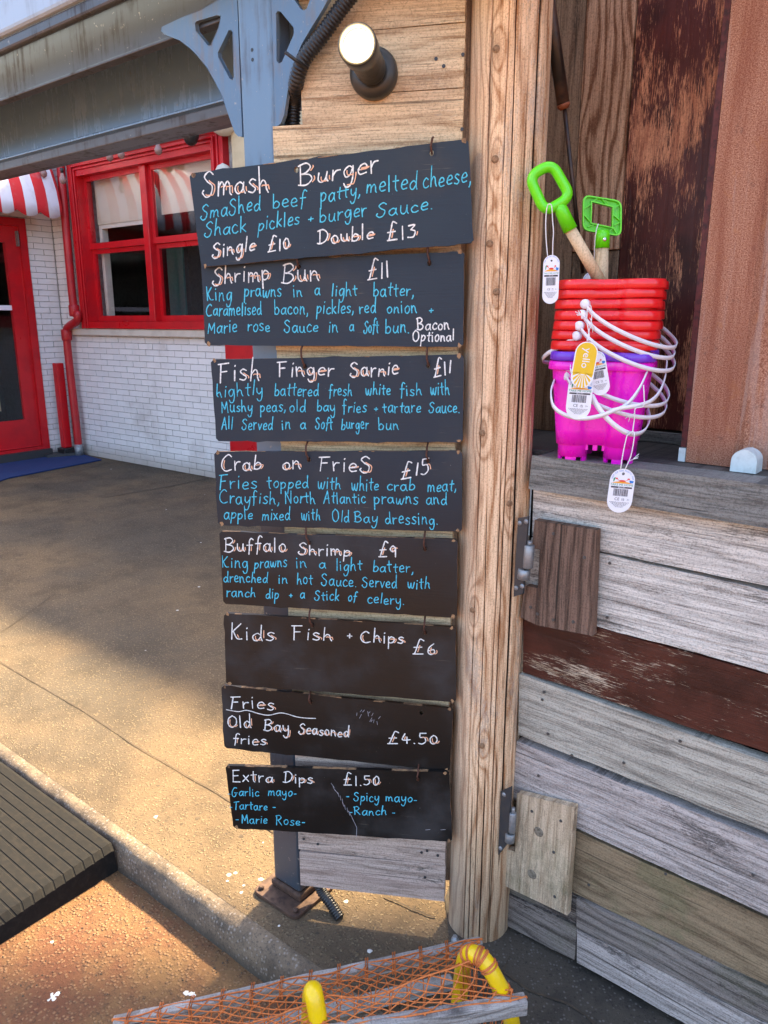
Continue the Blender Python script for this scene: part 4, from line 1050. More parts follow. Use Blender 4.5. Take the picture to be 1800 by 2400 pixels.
for bi, (lab, cor, off, Z, lines, hooks) in enumerate(BOARDS):
    cs = onl(FM, cor, off); cs = [cs[3], cs[2], cs[1], cs[0]]
    bx_, bz_ = sum(c[0] for c in cs)/4, min(c[1] for c in cs)
    fr = FM @ Matrix.Translation((0, -off, 0))
    t = thing('menu_board', lab, 'menu board', fr, (bx_, 0, bz_), 'hand written blackboards hung one below another')
    holes = []
    for hx0, hy0, hx1, hy1 in hooks:
        hx, hy = Z[0]+hx1/Z[2], Z[1]+hy1/Z[2]; q = on(fr, hx, hy, 0)
        if bi != 7 or hx0: holes.append([(q.x+.0042*math.cos(a_*math.pi/5), q.z+.0058*math.sin(a_*math.pi/5)) for a_ in range(10)])
    wp = worn(cs, bi+3)
    p = MB(); p.prism(wp, 0, .009, holes)
    me = p.mesh('panel', Vector(t['_b'])); me.materials.append(M['board']); me.materials.append(M['edgewood'])
    for pol in me.polygons:
        if abs(pol.normal.y) < .5:
            cc_ = pol.center; 
            if noise.noise(Vector((cc_.x*13+bi*7, cc_.z*17, 0))) > -.05: pol.material_index = 1
    obj('panel', me, None, t)
    random.seed(50+bi)
    # chipped corners and edges of bare wood, thin raised flakes
    mb = MB()
    for ci, (cx, cz) in enumerate(cs):
        if random.random() < .85:
            ctr = Vector((bx_, 0, bz_+.1)); d = Vector((bx_-cx, bz_+.1-cz)).normalized()
            o_ = Vector((cx, cz))+d*.009
            pts_ = [(o_.x+random.uniform(.002, .006)*math.cos(a), o_.y+random.uniform(.002, .007)*math.sin(a)) for a in [2*math.pi*k/7 for k in range(7)]]
            mb.prism(pts_, -.0005, .001)
    top = [Vector(cs[3]), Vector(cs[2])]
    for k in range(random.randint(2, 5)):
        u_ = random.random(); c_ = top[0].lerp(top[1], u_); l_ = random.uniform(.006, .03)
        d = (top[1]-top[0]).normalized()
        a_, b_ = c_-d*l_/2, c_+d*l_/2
        mb.prism([(a_.x, a_.y-.0008), (b_.x, b_.y-.0012), (b_.x-.001, b_.y+.0003), (a_.x+.002, a_.y+.0003)], -.0005, .004)
    obj('chipped_edge', mb, M['edgewood'], t, kind='stuff')
    # lettering
    for ln in lines:
        col = ln[0]; hd = col == W and not (bi == 1 and ln[1][0] == 'Bacon')
        m1 = MB(); m2 = MB()
        for (txt, x0, y0, x1, y1, xh) in ln[1:]:
            a = (Z[0]+x0/Z[2], Z[1]+y0/Z[2], Z[0]+x1/Z[2], Z[1]+y1/Z[2], xh/Z[2])
            write(m1, m2 if hd else None, txt, *a, fr, 0., .0027 if hd else (.0022 if col == B_ else .0025), hd)
        if bi == 6 and ln[1][0] == 'Fries':
            u_ = cr([(x, y, 0) for x, y in ((108,218),(180,230),(235,222),(310,243),(370,252),(450,238),(540,262),(600,270),(658,272))], 5)
            stroke(m1, [(Z[0]+p_.x/Z[2], Z[1]+p_.y/Z[2]) for p_ in u_], fr, 0., .0022)
        L_ = obj('lettering', m1, M['chalkwhite'] if col == W else M['chalkblue'], t, kind='stuff')
        L_['label'] = ('white' if col == W else 'blue')+' handwritten line reading '+' '.join(x[0] for x in ln[1:]).replace('.', '.').strip()
        if m2.v: obj('lettering_shadow', m2, M['chalkorange'], L_, kind='stuff')
    if bi == 7:
        mb = MB()
        for k_ in range(10):
            s0 = Vector((755+k_*6, 665+k_*11)); 
            stroke(mb, [(Z[0]+(x_+random.uniform(-8, 8))/Z[2], Z[1]+y_/Z[2]) for x_, y_ in ((760+k_*11, 672+k_*19), (772+k_*11, 700+k_*19))], fr, 0., .0010)
        stroke(mb, [(Z[0]+x_/Z[2], Z[1]+y_/Z[2]) for x_, y_ in ((868,852),(890,900),(912,945),(910,1000))], fr, 0., .0012)
        for x_ in (1430, 1336): stroke(mb, [(Z[0]+x_/Z[2], Z[1]+960/Z[2]), (Z[0]+(x_+28)/Z[2], Z[1]+957/Z[2])], fr, 0., .0012)
        obj('scratch', mb, M['scuff'] if 'scuff' in M else M.setdefault('scuff', plain('pale_scuff', (.32, .31, .34), .8)), t, kind='stuff')
    if bi == 6:
        mb = MB()
        for k_ in range(12):
            x_, y_ = random.uniform(890, 1060), 0; y_ = 225+(x_-890)*.3+random.uniform(-28, 28)
            stroke(mb, [(Z[0]+x_/Z[2], Z[1]+y_/Z[2]), (Z[0]+(x_+random.uniform(-14, 14))/Z[2], Z[1]+(y_+random.uniform(8, 30))/Z[2])], fr, 0., .0010)
        obj('scratch', mb, M.setdefault('scuff', plain('pale_scuff', (.32, .31, .34), .8)), t, kind='stuff')
    # rusty hooks through the holes
    for hx0, hy0, hx1, hy1 in hooks:
        if not hx0: continue
        a = on(fr, Z[0]+hx0/Z[2], Z[1]+hy0/Z[2], 0.); b = on(fr, Z[0]+hx1/Z[2], Z[1]+hy1/Z[2], 0.)
        P = [Vector((a.x, .022, a.z+.012)), Vector((a.x, .004, a.z+.006)), Vector((a.x+.0005, -.007, a.z-.002)), Vector(((a.x+b.x)/2-.001, -.009, (a.z+b.z)/2)),
             Vector((b.x, -.008, b.z+.006)), Vector((b.x+.001, -.004, b.z-.001)), Vector((b.x, .006, b.z-.001)), Vector((b.x-.001, .014, b.z+.004))]
        obj('hook', MB().tube(cr(P, 4), .0021, 8), M['rusthook'], t)
#MARK_D
# ------------------------------------------------------------------ timber half door (right)
hd = thing('timber_half_door', 'half height door of mismatched weathered boards on big hinges under the shelf', 'half door', FF, (.4, .02, 0))
def fl(p, q, off): return line2(FF, p, q, off)
RS = 1.45
def fplank(top, bot, mat_, off=0., l=None, lx=None, r=RS, th=.028, name='plank'):
    a, b = fl(*top, off), fl(*bot, off)
    l0 = on(FF, lx[0], lx[1], off).x; l1 = on(FF, lx[2], lx[3], off).x
    n = 70; pts = []
    for i in range(n+1):
        s_ = l1+(r-l1)*i/n; pts.append((s_, b(s_)+.0022*noise.noise(Vector((s_*11, bot[0][1]*.1, 0)))+.0012*noise.noise(Vector((s_*60, bot[0][1]*.1, 2)))))
    for i in range(n, -1, -1):
        s_ = l0+(r-l0)*i/n; pts.append((s_, a(s_)-.0022*noise.noise(Vector((s_*11, top[0][1]*.1, 4)))-.0012*noise.noise(Vector((s_*60, top[0][1]*.1, 6)))))
    return obj(name, MB().prism(pts, -off, -off+th), mat_, hd, bevel=.002)
fplank(((1246,1130),(1800,1215)), ((1250,1258),(1800,1374)), M['grey'], .004, lx=(1250,1150,1247,1255))
fplank(((1400,1295),(1800,1387)), ((1393,1465),(1800,1577)), M['grey'], .0, lx=(1245,1270,1225,1420))
fplank(((1393,1469),(1800,1582)), ((1226,1575),(1800,1766)), M['brown'], .002, lx=(1226,1425,1226,1575))
fplank(((1217,1580),(1800,1786)), ((1215,1722),(1800,1952)), M['greytan'], .010, lx=(1217,1580,1215,1722))
fplank(((1210,1737),(1800,1972)), ((1199,1871),(1611,2060)), M['greyrough'], .008, lx=(1211,1737,1199,1871))
fplank(((1344,1944),(1611,2067)), ((1339,2090),(1800,2312)), M['olive'], .002, lx=(1190,1880,1187,2020))
fplank(((1351,2106),(1800,2317)), ((1351,2176),(1800,2398)), M['darkplank'], .010, lx=(1351,2106,1351,2176))
fplank(((1353,2178),(1800,2401)), ((1353,2255),(1611,2402)), M['greyrough'], .006, lx=(1352,2180,1352,2255))
fplank(((1186,2092),(1351,2171)), ((1186,2169),(1351,2253)), M['darkplank'], .004, lx=(1187,2092,1186,2169), r=on(FF, 1350, 2200, .004).x)
fplank(((1186,2030),(1351,2100)), ((1186,2090),(1351,2168)), M['darkplank'], -.002, lx=(1187,2030,1186,2090), r=on(FF, 1350, 2140, .0).x)
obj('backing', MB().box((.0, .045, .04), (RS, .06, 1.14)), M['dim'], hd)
nls = [(1429,1320),(1423,1447),(1275,1622),(1271,1640),(1594,1737),(1462,1788),(1262,1818),(1560,2048),(1380,2074),(1765,2051),(1284,1720),(1340,1770)]
mb = MB()
for x, y in nls:
    mb.lathe([(.0034, 0), (.003, .0016)], on(FF, x, y, .0125 if 1580 < y < 2060 else .003), 10, toY)
obj('nail', mb, M['nail'], hd, kind='stuff')
# hinge covers
C1 = zz([(265,560),(630,622),(607,1250),(280,1185),(180,1140),(205,955),(285,970),(295,735),(250,725)], 1150, 1000, 2.552)
obj('hinge_cover', MB().prism(onl(FF, C1, .030)[::-1], -.030, -.0105), M['cover1'], hd, bevel=.0015, label='dark brown upper hinge cover block')
C2 = zz([(360,797),(652,870),(617,1425),(300,1275),(305,1088),(350,1100)], 1050, 1500, 2.212)
obj('hinge_cover', MB().prism(onl(FF, C2, .030)[::-1], -.030, -.0125), M['cover2'], hd, bevel=.0015, label='pale lower hinge cover block with green mould')
mb = MB()
for pts_, Zk in (([(375,640),(560,783),(238,1080),(280,1120),(375,1155),(493,1168)], (1150, 1000, 2.552)), ([(435,888),(585,938),(548,1100),(553,1330)], (1050, 1500, 2.212))):
    for x, y in pts_:
        mb.lathe([(.0038, 0), (.0032, .0016)], on(FF, Zk[0]+x/Zk[2], Zk[1]+y/Zk[2], .0302), 10, toY)
obj('nail', mb, M['nail'], hd, kind='stuff')
knots2 = MB()
for x, y in ((470, 995), (435, 1215)):
    q = on(FF, 1050+x/2.212, 1500+y/2.212, .0302); knots2.lathe([(.012, 0), (.010, .0012), (.006, .0006), (.002, .001)], q, 16, toY)
obj('knot', knots2, plain('grey_knot', (.22, .18, .13), .85, 0, (.06, .045, .03), .8, 160, .6), hd, kind='stuff')
# hinges
def hinge(plate, barrels, lab, bolts):
    h = obj('hinge', MB().prism(onl(FF, plate, .064)[::-1], -.064, -.058), M['darkiron'], hd, bevel=.001, label=lab)
    for x0, y0, x1, y1, rpx in barrels:
        a, b = on(FF, x0, y0, .056), on(FF, x1, y1, .056)
        obj('barrel', MB().tube([a, a.lerp(b, .04), a.lerp(b, .96), b], [rpx*.85*.0009, rpx*.0009, rpx*.0009, rpx*.85*.0009], 20), M['galv'], h)
    mb = MB()
    for x, y in bolts: mb.ball(on(FF, x, y, .0645), .0055, 1, .5, 1)
    obj('bolt', mb, M['galv'], h)
hinge(zz([(165,548),(222,540),(192,1000),(138,1015)], 1150, 1000, 2.552), [(1242.5,1268,1240,1278,6),(1241,1277,1237,1331,12.5),(1229,1333,1226,1357,15)], 'upper strap hinge on the log', zz([(174,578),(212,568),(188,955),(152,965)], 1150, 1000, 2.552))
hinge(zz([(275,785),(325,765),(310,1050),(262,1110)], 1050, 1500, 2.212), [(1203.5,1893,1203,1905,5),(1202,1904,1199,1950,10),(1196,1952,1194,1972,13)], 'lower strap hinge on the log', zz([(290,802),(272,1080)], 1050, 1500, 2.212))
# shelf beam and shelf
sh = thing('counter_shelf', 'thick weathered grey timber counter shelf carrying the bucket stack', 'shelf', FF, (.5, .05, 1.15))
so2 = .040
ta, ba = fl((1248,1066),(1800,1147), so2), fl((1242,1143),(1800,1235), so2)
sl0 = on(FF, 1250, 1066, so2).x; sl1 = on(FF, 1242, 1143, so2).x
ZS = ta(.25)
obj('beam', MB().prism([(sl1, ba(sl1)), (RS, ba(RS)), (RS, ZS), (sl0, ZS)], -so2, .045), M['beam'], sh, bevel=.004)
M['shelftop'] = wood('damp_shelf_wood', (.13, .115, .10), (.045, .04, .036), ring=30, ringamt=.3, stain=(.03, .027, .025), stain_amt=.6)
obj('shelf_board', MB().box((-.22, .0465, ZS-.03), (RS, .335, ZS-.001)), M['shelftop'], sh, bevel=.002)
# ------------------------------------------------------------------ shack wall behind the shelf
sw = thing('shack_wall', 'recessed wall of upright timber planks behind the counter shelf', 'wall', FF, (.5, .33, ZS))
bo_ = -.32
def up(xa, xb, z0, z1, mat_, dy=0., name='plank'):
    return obj(name, MB().box((xa+.0012, .32+dy, z0), (xb-.0012, .345+dy, z1)), mat_, sw, bevel=.002)
sb = on(FF, 1358, 300, bo_).x; sb0 = on(FF, 1375, 0, bo_).x
sc_ = on(FF, 1472, 300, bo_).x
zend = on(FF, 1390, 588, bo_).z
up(sb-.20, sb-.085, ZS, 3., M['darkup'], .004)
up(sb-.085, sb, ZS, 3., M['darkup'])
up(sb, sc_, zend, 3., M['oak'], -.004)
up(sb, sc_, ZS, zend-.002, M['darkup'], .002)
up(sc_, sc_+.30, ZS+.03, 3., M['mottled'], .0)
up(sc_+.30, sc_+.6, ZS, 3., M['mottled'], .003)
up(sc_+.6, 1.45, ZS, 3., M['mottled'], .0)
obj('skirting', MB().box((sc_, .305, ZS), (1.4, .32, ZS+.025)), M['beam'], sw, bevel=.002)
obj('side_board', MB().box((sb-.235, .0, ZS-.02), (sb-.205, .318, 3.)), M['darkup'], sw)
obj('lining', MB().box((-.12, .36, 0), (1.45, .38, 3.)), M['dim'], sw)
# rusty cladding
rs = thing('rusty_cladding', 'rust speckled profiled metal cladding standing on the shelf at the right edge', 'cladding', FF, (.9, .1, ZS))
r0 = (on(FF, 1606, 1092, -.10).x+on(FF, 1714, 0, -.10).x)/2
mb = MB(); pr = [(r0, .135), (r0, .10)]; x = r0
for k in range(6):
    pr += [(x+.088, .10), (x+.098, .118), (x+.185, .118), (x+.195, .10)]; x += .195
vs = []; 
for s_, y_ in pr: vs += [(s_, y_, ZS+.001), (s_, y_, 3.0)]
mb.add(vs, [(2*i, 2*i+2, 2*i+3, 2*i+1) for i in range(len(pr)-1)])
o = obj('sheet', mb, M['rust'], rs); s_m = o.modifiers.new('t', 'SOLIDIFY'); s_m.thickness = .002; s_m.offset = -1
obj('edge_strip', MB().box((r0-.012, .101, ZS+.03), (r0-.001, .14, 3.)), plain('dark_red_edge', (.09, .012, .01), .7, 0, (.02, .01, .01), .8, 80), rs)
obj('white_foot', MB().box((r0-.014, .098, ZS+.001), (r0-.001, .13, ZS+.028)), M['whitecap'], rs)
c = on(FF, 1740, 1112, -.06); cp_ = thing('vent_cap', 'small pale rounded plastic cap at the foot of the rusty cladding', 'cap', FF, (c.x, .07, ZS))
pts_ = [(c.x+.0225*math.cos(R(a)), ZS+.022+.021*math.sin(R(a))) for a in range(0, 181, 12)]+[(c.x-.0225, ZS+.001), (c.x+.0225, ZS+.001)]
obj('cap_shell', MB().prism(pts_, .06, .098), M['whitecap'], cp_, bevel=.003, seg=3)
# gas strut
st_ = thing('hatch_strut', 'dark gas strut slanting down in the corner behind the green spades', 'strut', FF, tuple(on(FF, 1365, 600, -.25)))
A = on(FF, 1262, -160, .0); B = on(FF, 1320, 243, -.05)
obj('cylinder', MB().tube([A, B], .0125, 16), M['strutblack'] if 'strutblack' in M else M.setdefault('strutblack', plain('worn_black_tube', (.018, .013, .012), .4, .2, (.12, .055, .03), .6, 22)), st_)
C_ = on(FF, 1323, 256, -.053); obj('end_cap', MB().tube([B, B.lerp(C_, .5), C_], [.0128, .0125, .008], 16), plain('rusty_cap', (.22, .06, .02), .7, .2), st_)
D_ = on(FF, 1366, 640, -.14); obj('rod', MB().tube([C_, D_], .0042, 10), M['strutblack'], st_)
# unseen roof added above the frame to shade ground, and the shack's other walls
rf2 = MB(); rf2.add([(-.05, 2.0, 3.0), (3.6, .9, 3.0), (3.6, 3.78, 3.0), (-.05, 3.78, 3.0)], [(0, 1, 2, 3)])
rf2.add([(-.05, 2.0, 3.08), (3.6, .9, 3.08), (3.6, 3.78, 3.08), (-.05, 3.78, 3.08)], [(3, 2, 1, 0)])
for i in range(4):
    a, b = [(-.05, 2.0), (3.6, .9), (3.6, 3.78), (-.05, 3.78)][i], [(-.05, 2.0), (3.6, .9), (3.6, 3.78), (-.05, 3.78)][(i+1) % 4]
    rf2.add([(a[0], a[1], 3.0), (b[0], b[1], 3.0), (b[0], b[1], 3.08), (a[0], a[1], 3.08)], [(0, 1, 2, 3)])
ro = obj('shade_roof', rf2, M['darkup']); ro['kind'] = 'structure'
sb_ = MB(); sb_.box((3.46, 1.0, 0), (3.5, 3.6595, 2.999)).box((2.0, 3.66, 0), (2.1, 3.74, 2.999))
so3 = obj('shack_body', sb_, M['darkup']); so3['kind'] = 'structure'
#MARK_E
# ------------------------------------------------------------------ bucket stack
BC = FF @ Vector((on(FF, 1402, 1070, -.046).x-.002, .046, 0)); BZ = ZS
BC = Vector((BC.x, BC.y, BZ))
FB = Matrix.Translation(BC)
def sect(a, q, rho):
    """polar radius of a rounded square with four round corner towers"""
    best = 0; c, s = math.cos(a), math.sin(a)
    h = q+rho*.35
    m = max(abs(c), abs(s)); best = h/m if h/m < (q+rho)*1.36 else 0
    for sx in (-1, 1):
        for sy in (-1, 1):
            p = sx*q*c+sy*q*s; d2 = 2*q*q-p*p
            if p > 0 and d2 < rho*rho: best = max(best, p+math.sqrt(rho*rho-d2))
    return best
def bucket_meshes():
    n = 128; rot = R(-22)
    q0, r0_, q1, r1 = .045, .030, .057, .0365
    body = MB(); zs_ = [.030, .06, .1, .14, .178]; vs = []
    for z in zs_:
        f = z/.18
        for i in range(n):
            a = 2*math.pi*i/n; r_ = sect(a, q0+(q1-q0)*f, r0_+(r1-r0_)*f)
            vs.append((r_*math.cos(a+rot), r_*math.sin(a+rot), z))
    fs = [(j*n+i, j*n+(i+1) % n, (j+1)*n+(i+1) % n, (j+1)*n+i) for j in range(len(zs_)-1) for i in range(n)]
    fs.append(tuple(range(n))[::-1]); body.add(vs, fs, True); body.sm[-1] = False
    for sx in (-1, 1):
        for sy in (-1, 1):
            cx, cy = sx*q0, sy*q0; x_, y_ = cx*math.cos(rot)-cy*math.sin(rot), cx*math.sin(rot)+cy*math.cos(rot)
            m_ = 30; vs = []
            for z in (.008, .04):
                for i in range(m_):
                    a = 2*math.pi*i/m_; rr = (r0_-.0008)*(1+.02*(z > .01)); vs.append((x_+rr*math.cos(a), y_+rr*math.sin(a), z))
            body.add(vs, [(i, (i+1) % m_, m_+(i+1) % m_, m_+i) for i in range(m_)]+[tuple(range(m_))[::-1]], True)
            for k in range(5):                     # merlons of the little castle towers
                a0_ = 2*math.pi*k/5+.2; a1_ = a0_+.75; vs = []
                ar = [a0_+(a1_-a0_)*t/4 for t in range(5)]
                for z in (0, .0085):
                    for rr in (r0_-.0012, r0_-.006):
                        for a in ar: vs.append((x_+rr*math.cos(a), y_+rr*math.sin(a), z))
                fs = []
                for t in range(4):
                    fs += [(t, t+1, 11+t, 10+t), (5+t+1, 5+t, 15+t, 16+t), (t+1, t, 5+t, 6+t)]
                fs += [(0, 10, 15, 5), (4, 9, 19, 14)]; body.add(vs, fs)
    for k in range(4):                              # crenels on the walls between the towers
        aa = rot+k*math.pi/2; h = q0+.0115+.0005
        for u_ in (-.018, 0, .018):
            m_ = Matrix.Rotation(aa, 4, 'Z'); body.box((h-.008, u_-.0045, .020), (h+.0, u_+.0045, .032), m_)
    rim = MB(); vs = []; pf = [(-.004, .1655), (.0098, .166), (.0112, .167), (.0106, .174), (.0098, .1795), (.0075, .1815), (.0, .182), (-.002, .178), (-.002, .168)]
    for dr_, z in pf:
        for i in range(n):
            a = 2*math.pi*i/n; r_ = sect(a, q1-.003, r1-.001)
            r2_ = .5*r_+.5*sum(sect(a+d_, q1-.003, r1-.001) for d_ in (-.12, -.06, .06, .12))/4+.0015
            vs.append(((r2_+dr_)*math.cos(a+rot), (r2_+dr_)*math.sin(a+rot), z))
    rim.add(vs, [(j*n+i, j*n+(i+1) % n, (j+1)*n+(i+1) % n, (j+1)*n+i) for j in range(len(pf)-1) for i in range(n)], True)
    return body, rim
body_mb, rim_mb = bucket_meshes()
body_me, rim_me = body_mb.mesh('bucket_body'), rim_mb.mesh('bucket_rim')
RIMR = .1075
def handle(parent, side, droop, th0, white, k=1., zc_=.17):
    """hinged strap handle: th0 direction of the near pivot, side +1 falls right / -1 left"""
    a = Vector((math.cos(th0), math.sin(th0), 0)); b = Vector((-a.y, a.x, 0))*side
    d = b*math.cos(droop)-Vector((0, 0, 1))*math.sin(droop); nrm = a.cross(d).normalized()
    P = []; S = []
    for i in range(41):
        f = i/40; th = th0+side*math.pi*f
        r_ = (.106+.014*min(1, 6*f, 6*(1-f))+.006*math.sin(math.pi*f))*k
        z_ = zc_-droop*math.sin(math.pi*f)**.85
        P.append(Vector((r_*math.cos(th), r_*math.sin(th), z_))); S.append(Vector((.25*math.cos(th), .25*math.sin(th), 1)))
    mb = MB(); mb.ribbon(P, .0078, .0022, lambda i: S[i])
    for p in (P[0], P[-1]):
        q = Vector((p.x, p.y, 0)).to_track_quat('Z', 'Y').to_matrix().to_4x4()
        mb.lathe([(.0085, -.006), (.0090, .0), (.0085, .0035), (.003, .0042)], p, 18, q)
    return obj('handle', mb, white, parent)
names = ['pink', 'purple']+['red']*7
ords = ['topmost', 'second', 'third', 'fourth', 'fifth', 'sixth', 'lowest']
TH = R(-133)
hand = {8: None, 7: (1, .080), 6: (1, .080), 5: (1, .082), 4: (-1, .060), 3: None, 2: None, 1: (1, .070), 0: (1, .075)}
for k in range(9):
    z = .0190*k; cl = names[k]
    lab = {0: 'pink castle bucket with turret feet standing on the shelf under the stack', 1: 'purple plastic bucket between the pink one and the red ones'}.get(k) or \
        ('topmost red bucket of the stack with the spades in it' if k == 8 else 'lowest red bucket, right above the purple bucket' if k == 2 else ords[8-k]+' red bucket counted down from the top of the stack')
    fr = FB @ Matrix.Translation((.0012*k, .0004*k, z)) @ Matrix.Rotation(R(1.0*math.sin(k*1.7)), 4, 'X')
    t = thing('sand_bucket', lab, 'bucket', fr, (0, 0, 0), 'castle sand buckets nested in a stack')
    m_ = {'pink': M['pink'], 'purple': M['purple'], 'red': M['redplastic']}[cl]
    for nm, me in (('body', body_me), ('rim', rim_me)):
        o = bpy.data.objects.new(nm, me); COL.objects.link(o); o.parent = t
        if not me.materials: me.materials.append(m_)
        o.scale = (1, 1, 1.09) if nm == 'rim' else ((1, 1, 1.09) if k == 0 else (.94, .94, 1.05)); o.material_slots[0].link = 'OBJECT'; o.material_slots[0].material = m_
    if hand[k]: handle(t, hand[k][0], hand[k][1], TH+R(2*k-14), M['whiteplastic'], 1+.01*(k % 3))
# extra tied strap looping low round the pink bucket
cB = FB @ Vector((0, 0, .12))
# ------------------------------------------------------------------ spades in the top bucket
FS = frame(BC.x, BC.y-.01, 1, -.12)          # upright plane through the stack facing the street
def SP(x, y, off=0., Zk=(1200, 340, 3.95)): return on(FS, Zk[0]+x/Zk[2], Zk[1]+y/Zk[2], off)
s1_ = thing('toy_spade', 'larger lime green toy spade leaning left out of the top bucket', 'spade', FS, tuple(SP(860, 1330)))
def rcorner(C, r_, n=6):
    out = []; m = len(C)
    for i in range(m):
        a, b, c = Vector(C[i-1]), Vector(C[i]), Vector(C[(i+1) % m]); u_, v_ = (a-b).normalized(), (c-b).normalized()
        p0, p1 = b+u_*r_, b+v_*r_
        for k in range(n+1):
            t = k/n; out.append((1-t)**2*p0+2*t*(1-t)*b+t*t*p1)
    return out
fo_ = .04
ctr = [SP(158, 292, fo_), SP(368, 170, fo_), SP(545, 478, fo_), SP(305, 622, fo_)]
rp_ = rcorner(ctr, .020, 7)
obj('grip', MB().tube(rp_, .0098, 14, closed=True), M['green'], s1_)
obj('socket', MB().tube([SP(430, 545, fo_), SP(455, 600, fo_-.002), SP(540, 785, fo_-.006)], [.0095, .0125, .0138], 18), M['green'], s1_)
obj('shaft', MB().tube([SP(532, 770, fo_-.006), SP(850, 1320, fo_-.03)], .0112, 18), M['shaft'], s1_)
obj('collar', MB().tube([SP(838, 1285, fo_-.027), SP(880, 1360, fo_-.033)], [.0135, .0142], 18), M['green'], s1_)
obj('blade', MB().box((SP(900, 1400).x-.03, .0, SP(900, 1400).z-.13), (SP(900, 1400).x+.03, .012, SP(900, 1400).z)), M['green'], s1_, bevel=.005)
s2_ = thing('toy_spade', 'smaller lime green toy spade with ribbed square grip standing upright in the top bucket', 'spade', FS, tuple(SP(830, 1330, -.05)))
ob = -.05
outer = rcorner([SP(655, 462, ob), SP(1012, 520, ob), SP(1008, 850, ob), SP(650, 790, ob)], .014, 6)
inner = [SP(738, 530, ob), SP(925, 578, ob), SP(922, 762, ob), SP(732, 722, ob)]
o2 = [(p.x, p.z) for p in outer]; i2 = [(p.x, p.z) for p in inner]; yb = -ob
cx2 = sum(p[0] for p in i2)/4; cz2 = sum(p[1] for p in i2)/4
shr = lambda L, k: [(cx2+(x-cx2)*k, cz2+(z-cz2)*k) for x, z in L]
gm = MB(); gm.prism(o2, yb-.007, yb+.007, [shr(o2, .93)]); gm.prism(shr(i2, 1.10), yb-.007, yb+.007, [i2]); gm.prism(shr(o2, .95), yb+.003, yb+.0065, [shr(i2, 1.05)])
for a, b in (((665,592),(730,550)),((745,527),(800,487)),((860,515),(885,545)),((935,600),(1000,545)),((665,650),(725,710)),((700,760),(770,735)),((900,800),(935,765)),((935,650),(1000,700)),((880,560),(830,500)),((940,745),(1000,715)),((935,770),(965,820))):
    p, q = SP(*a, ob), SP(*b, ob); d = (q-p).normalized(); n3 = Vector((-d.z, 0, d.x))*.0008
    gm.prism([(p.x-n3.x, p.z-n3.z), (q.x-n3.x, q.z-n3.z), (q.x+n3.x, q.z+n3.z), (p.x+n3.x, p.z+n3.z)], yb-.0055, yb+.004)
obj('grip', gm, M['green'], s2_)
obj('socket', MB().tube([SP(838, 790, ob), SP(836, 830, ob), SP(832, 955, ob)], [.0125, .0148, .0150], 20), M['green'], s2_)
obj('screw', MB().ball(SP(858, 873, ob+.0145), .0042, 1, .5, 1), M['white_deck'], s2_)
obj('shaft', MB().tube([SP(832, 930, ob), SP(828, 1420, ob)], .0130, 18), M['shaft'], s2_)
# ------------------------------------------------------------------ price tags
def text_mesh(txt, size):
    cu = bpy.data.curves.new('txt', 'FONT'); cu.body = txt; cu.size = size; cu.align_x = 'CENTER'; cu.resolution_u = 2
    o = bpy.data.objects.new('txt', cu); COL.objects.link(o); dg = bpy.context.evaluated_depsgraph_get()
    me = o.evaluated_get(dg).to_mesh(); vs = [v.co.copy() for v in me.vertices]; fs = [tuple(p.vertices) for p in me.polygons]
    bpy.data.objects.remove(o); return vs, fs
TX = {}
def put_text(mb, txt, size, x, z, y, rot=0.):
    if txt not in TX: TX[txt] = text_mesh(txt, 1.)
    vs, fs = TX[txt]; c, s = math.cos(rot), math.sin(rot)
    mb.add([(x+(v.x*c-v.y*s)*size, y, z+(v.x*s+v.y*c)*size) for v in vs], fs)
def pill(h, w_, n=10):
    r_ = w_/2; pts = [(r_*math.cos(R(a)), h/2-r_+r_*math.sin(R(a))) for a in range(0, 181, 15)]+[(r_*math.cos(R(a)), -h/2+r_+r_*math.sin(R(a))) for a in range(180, 361, 15)]
    return pts
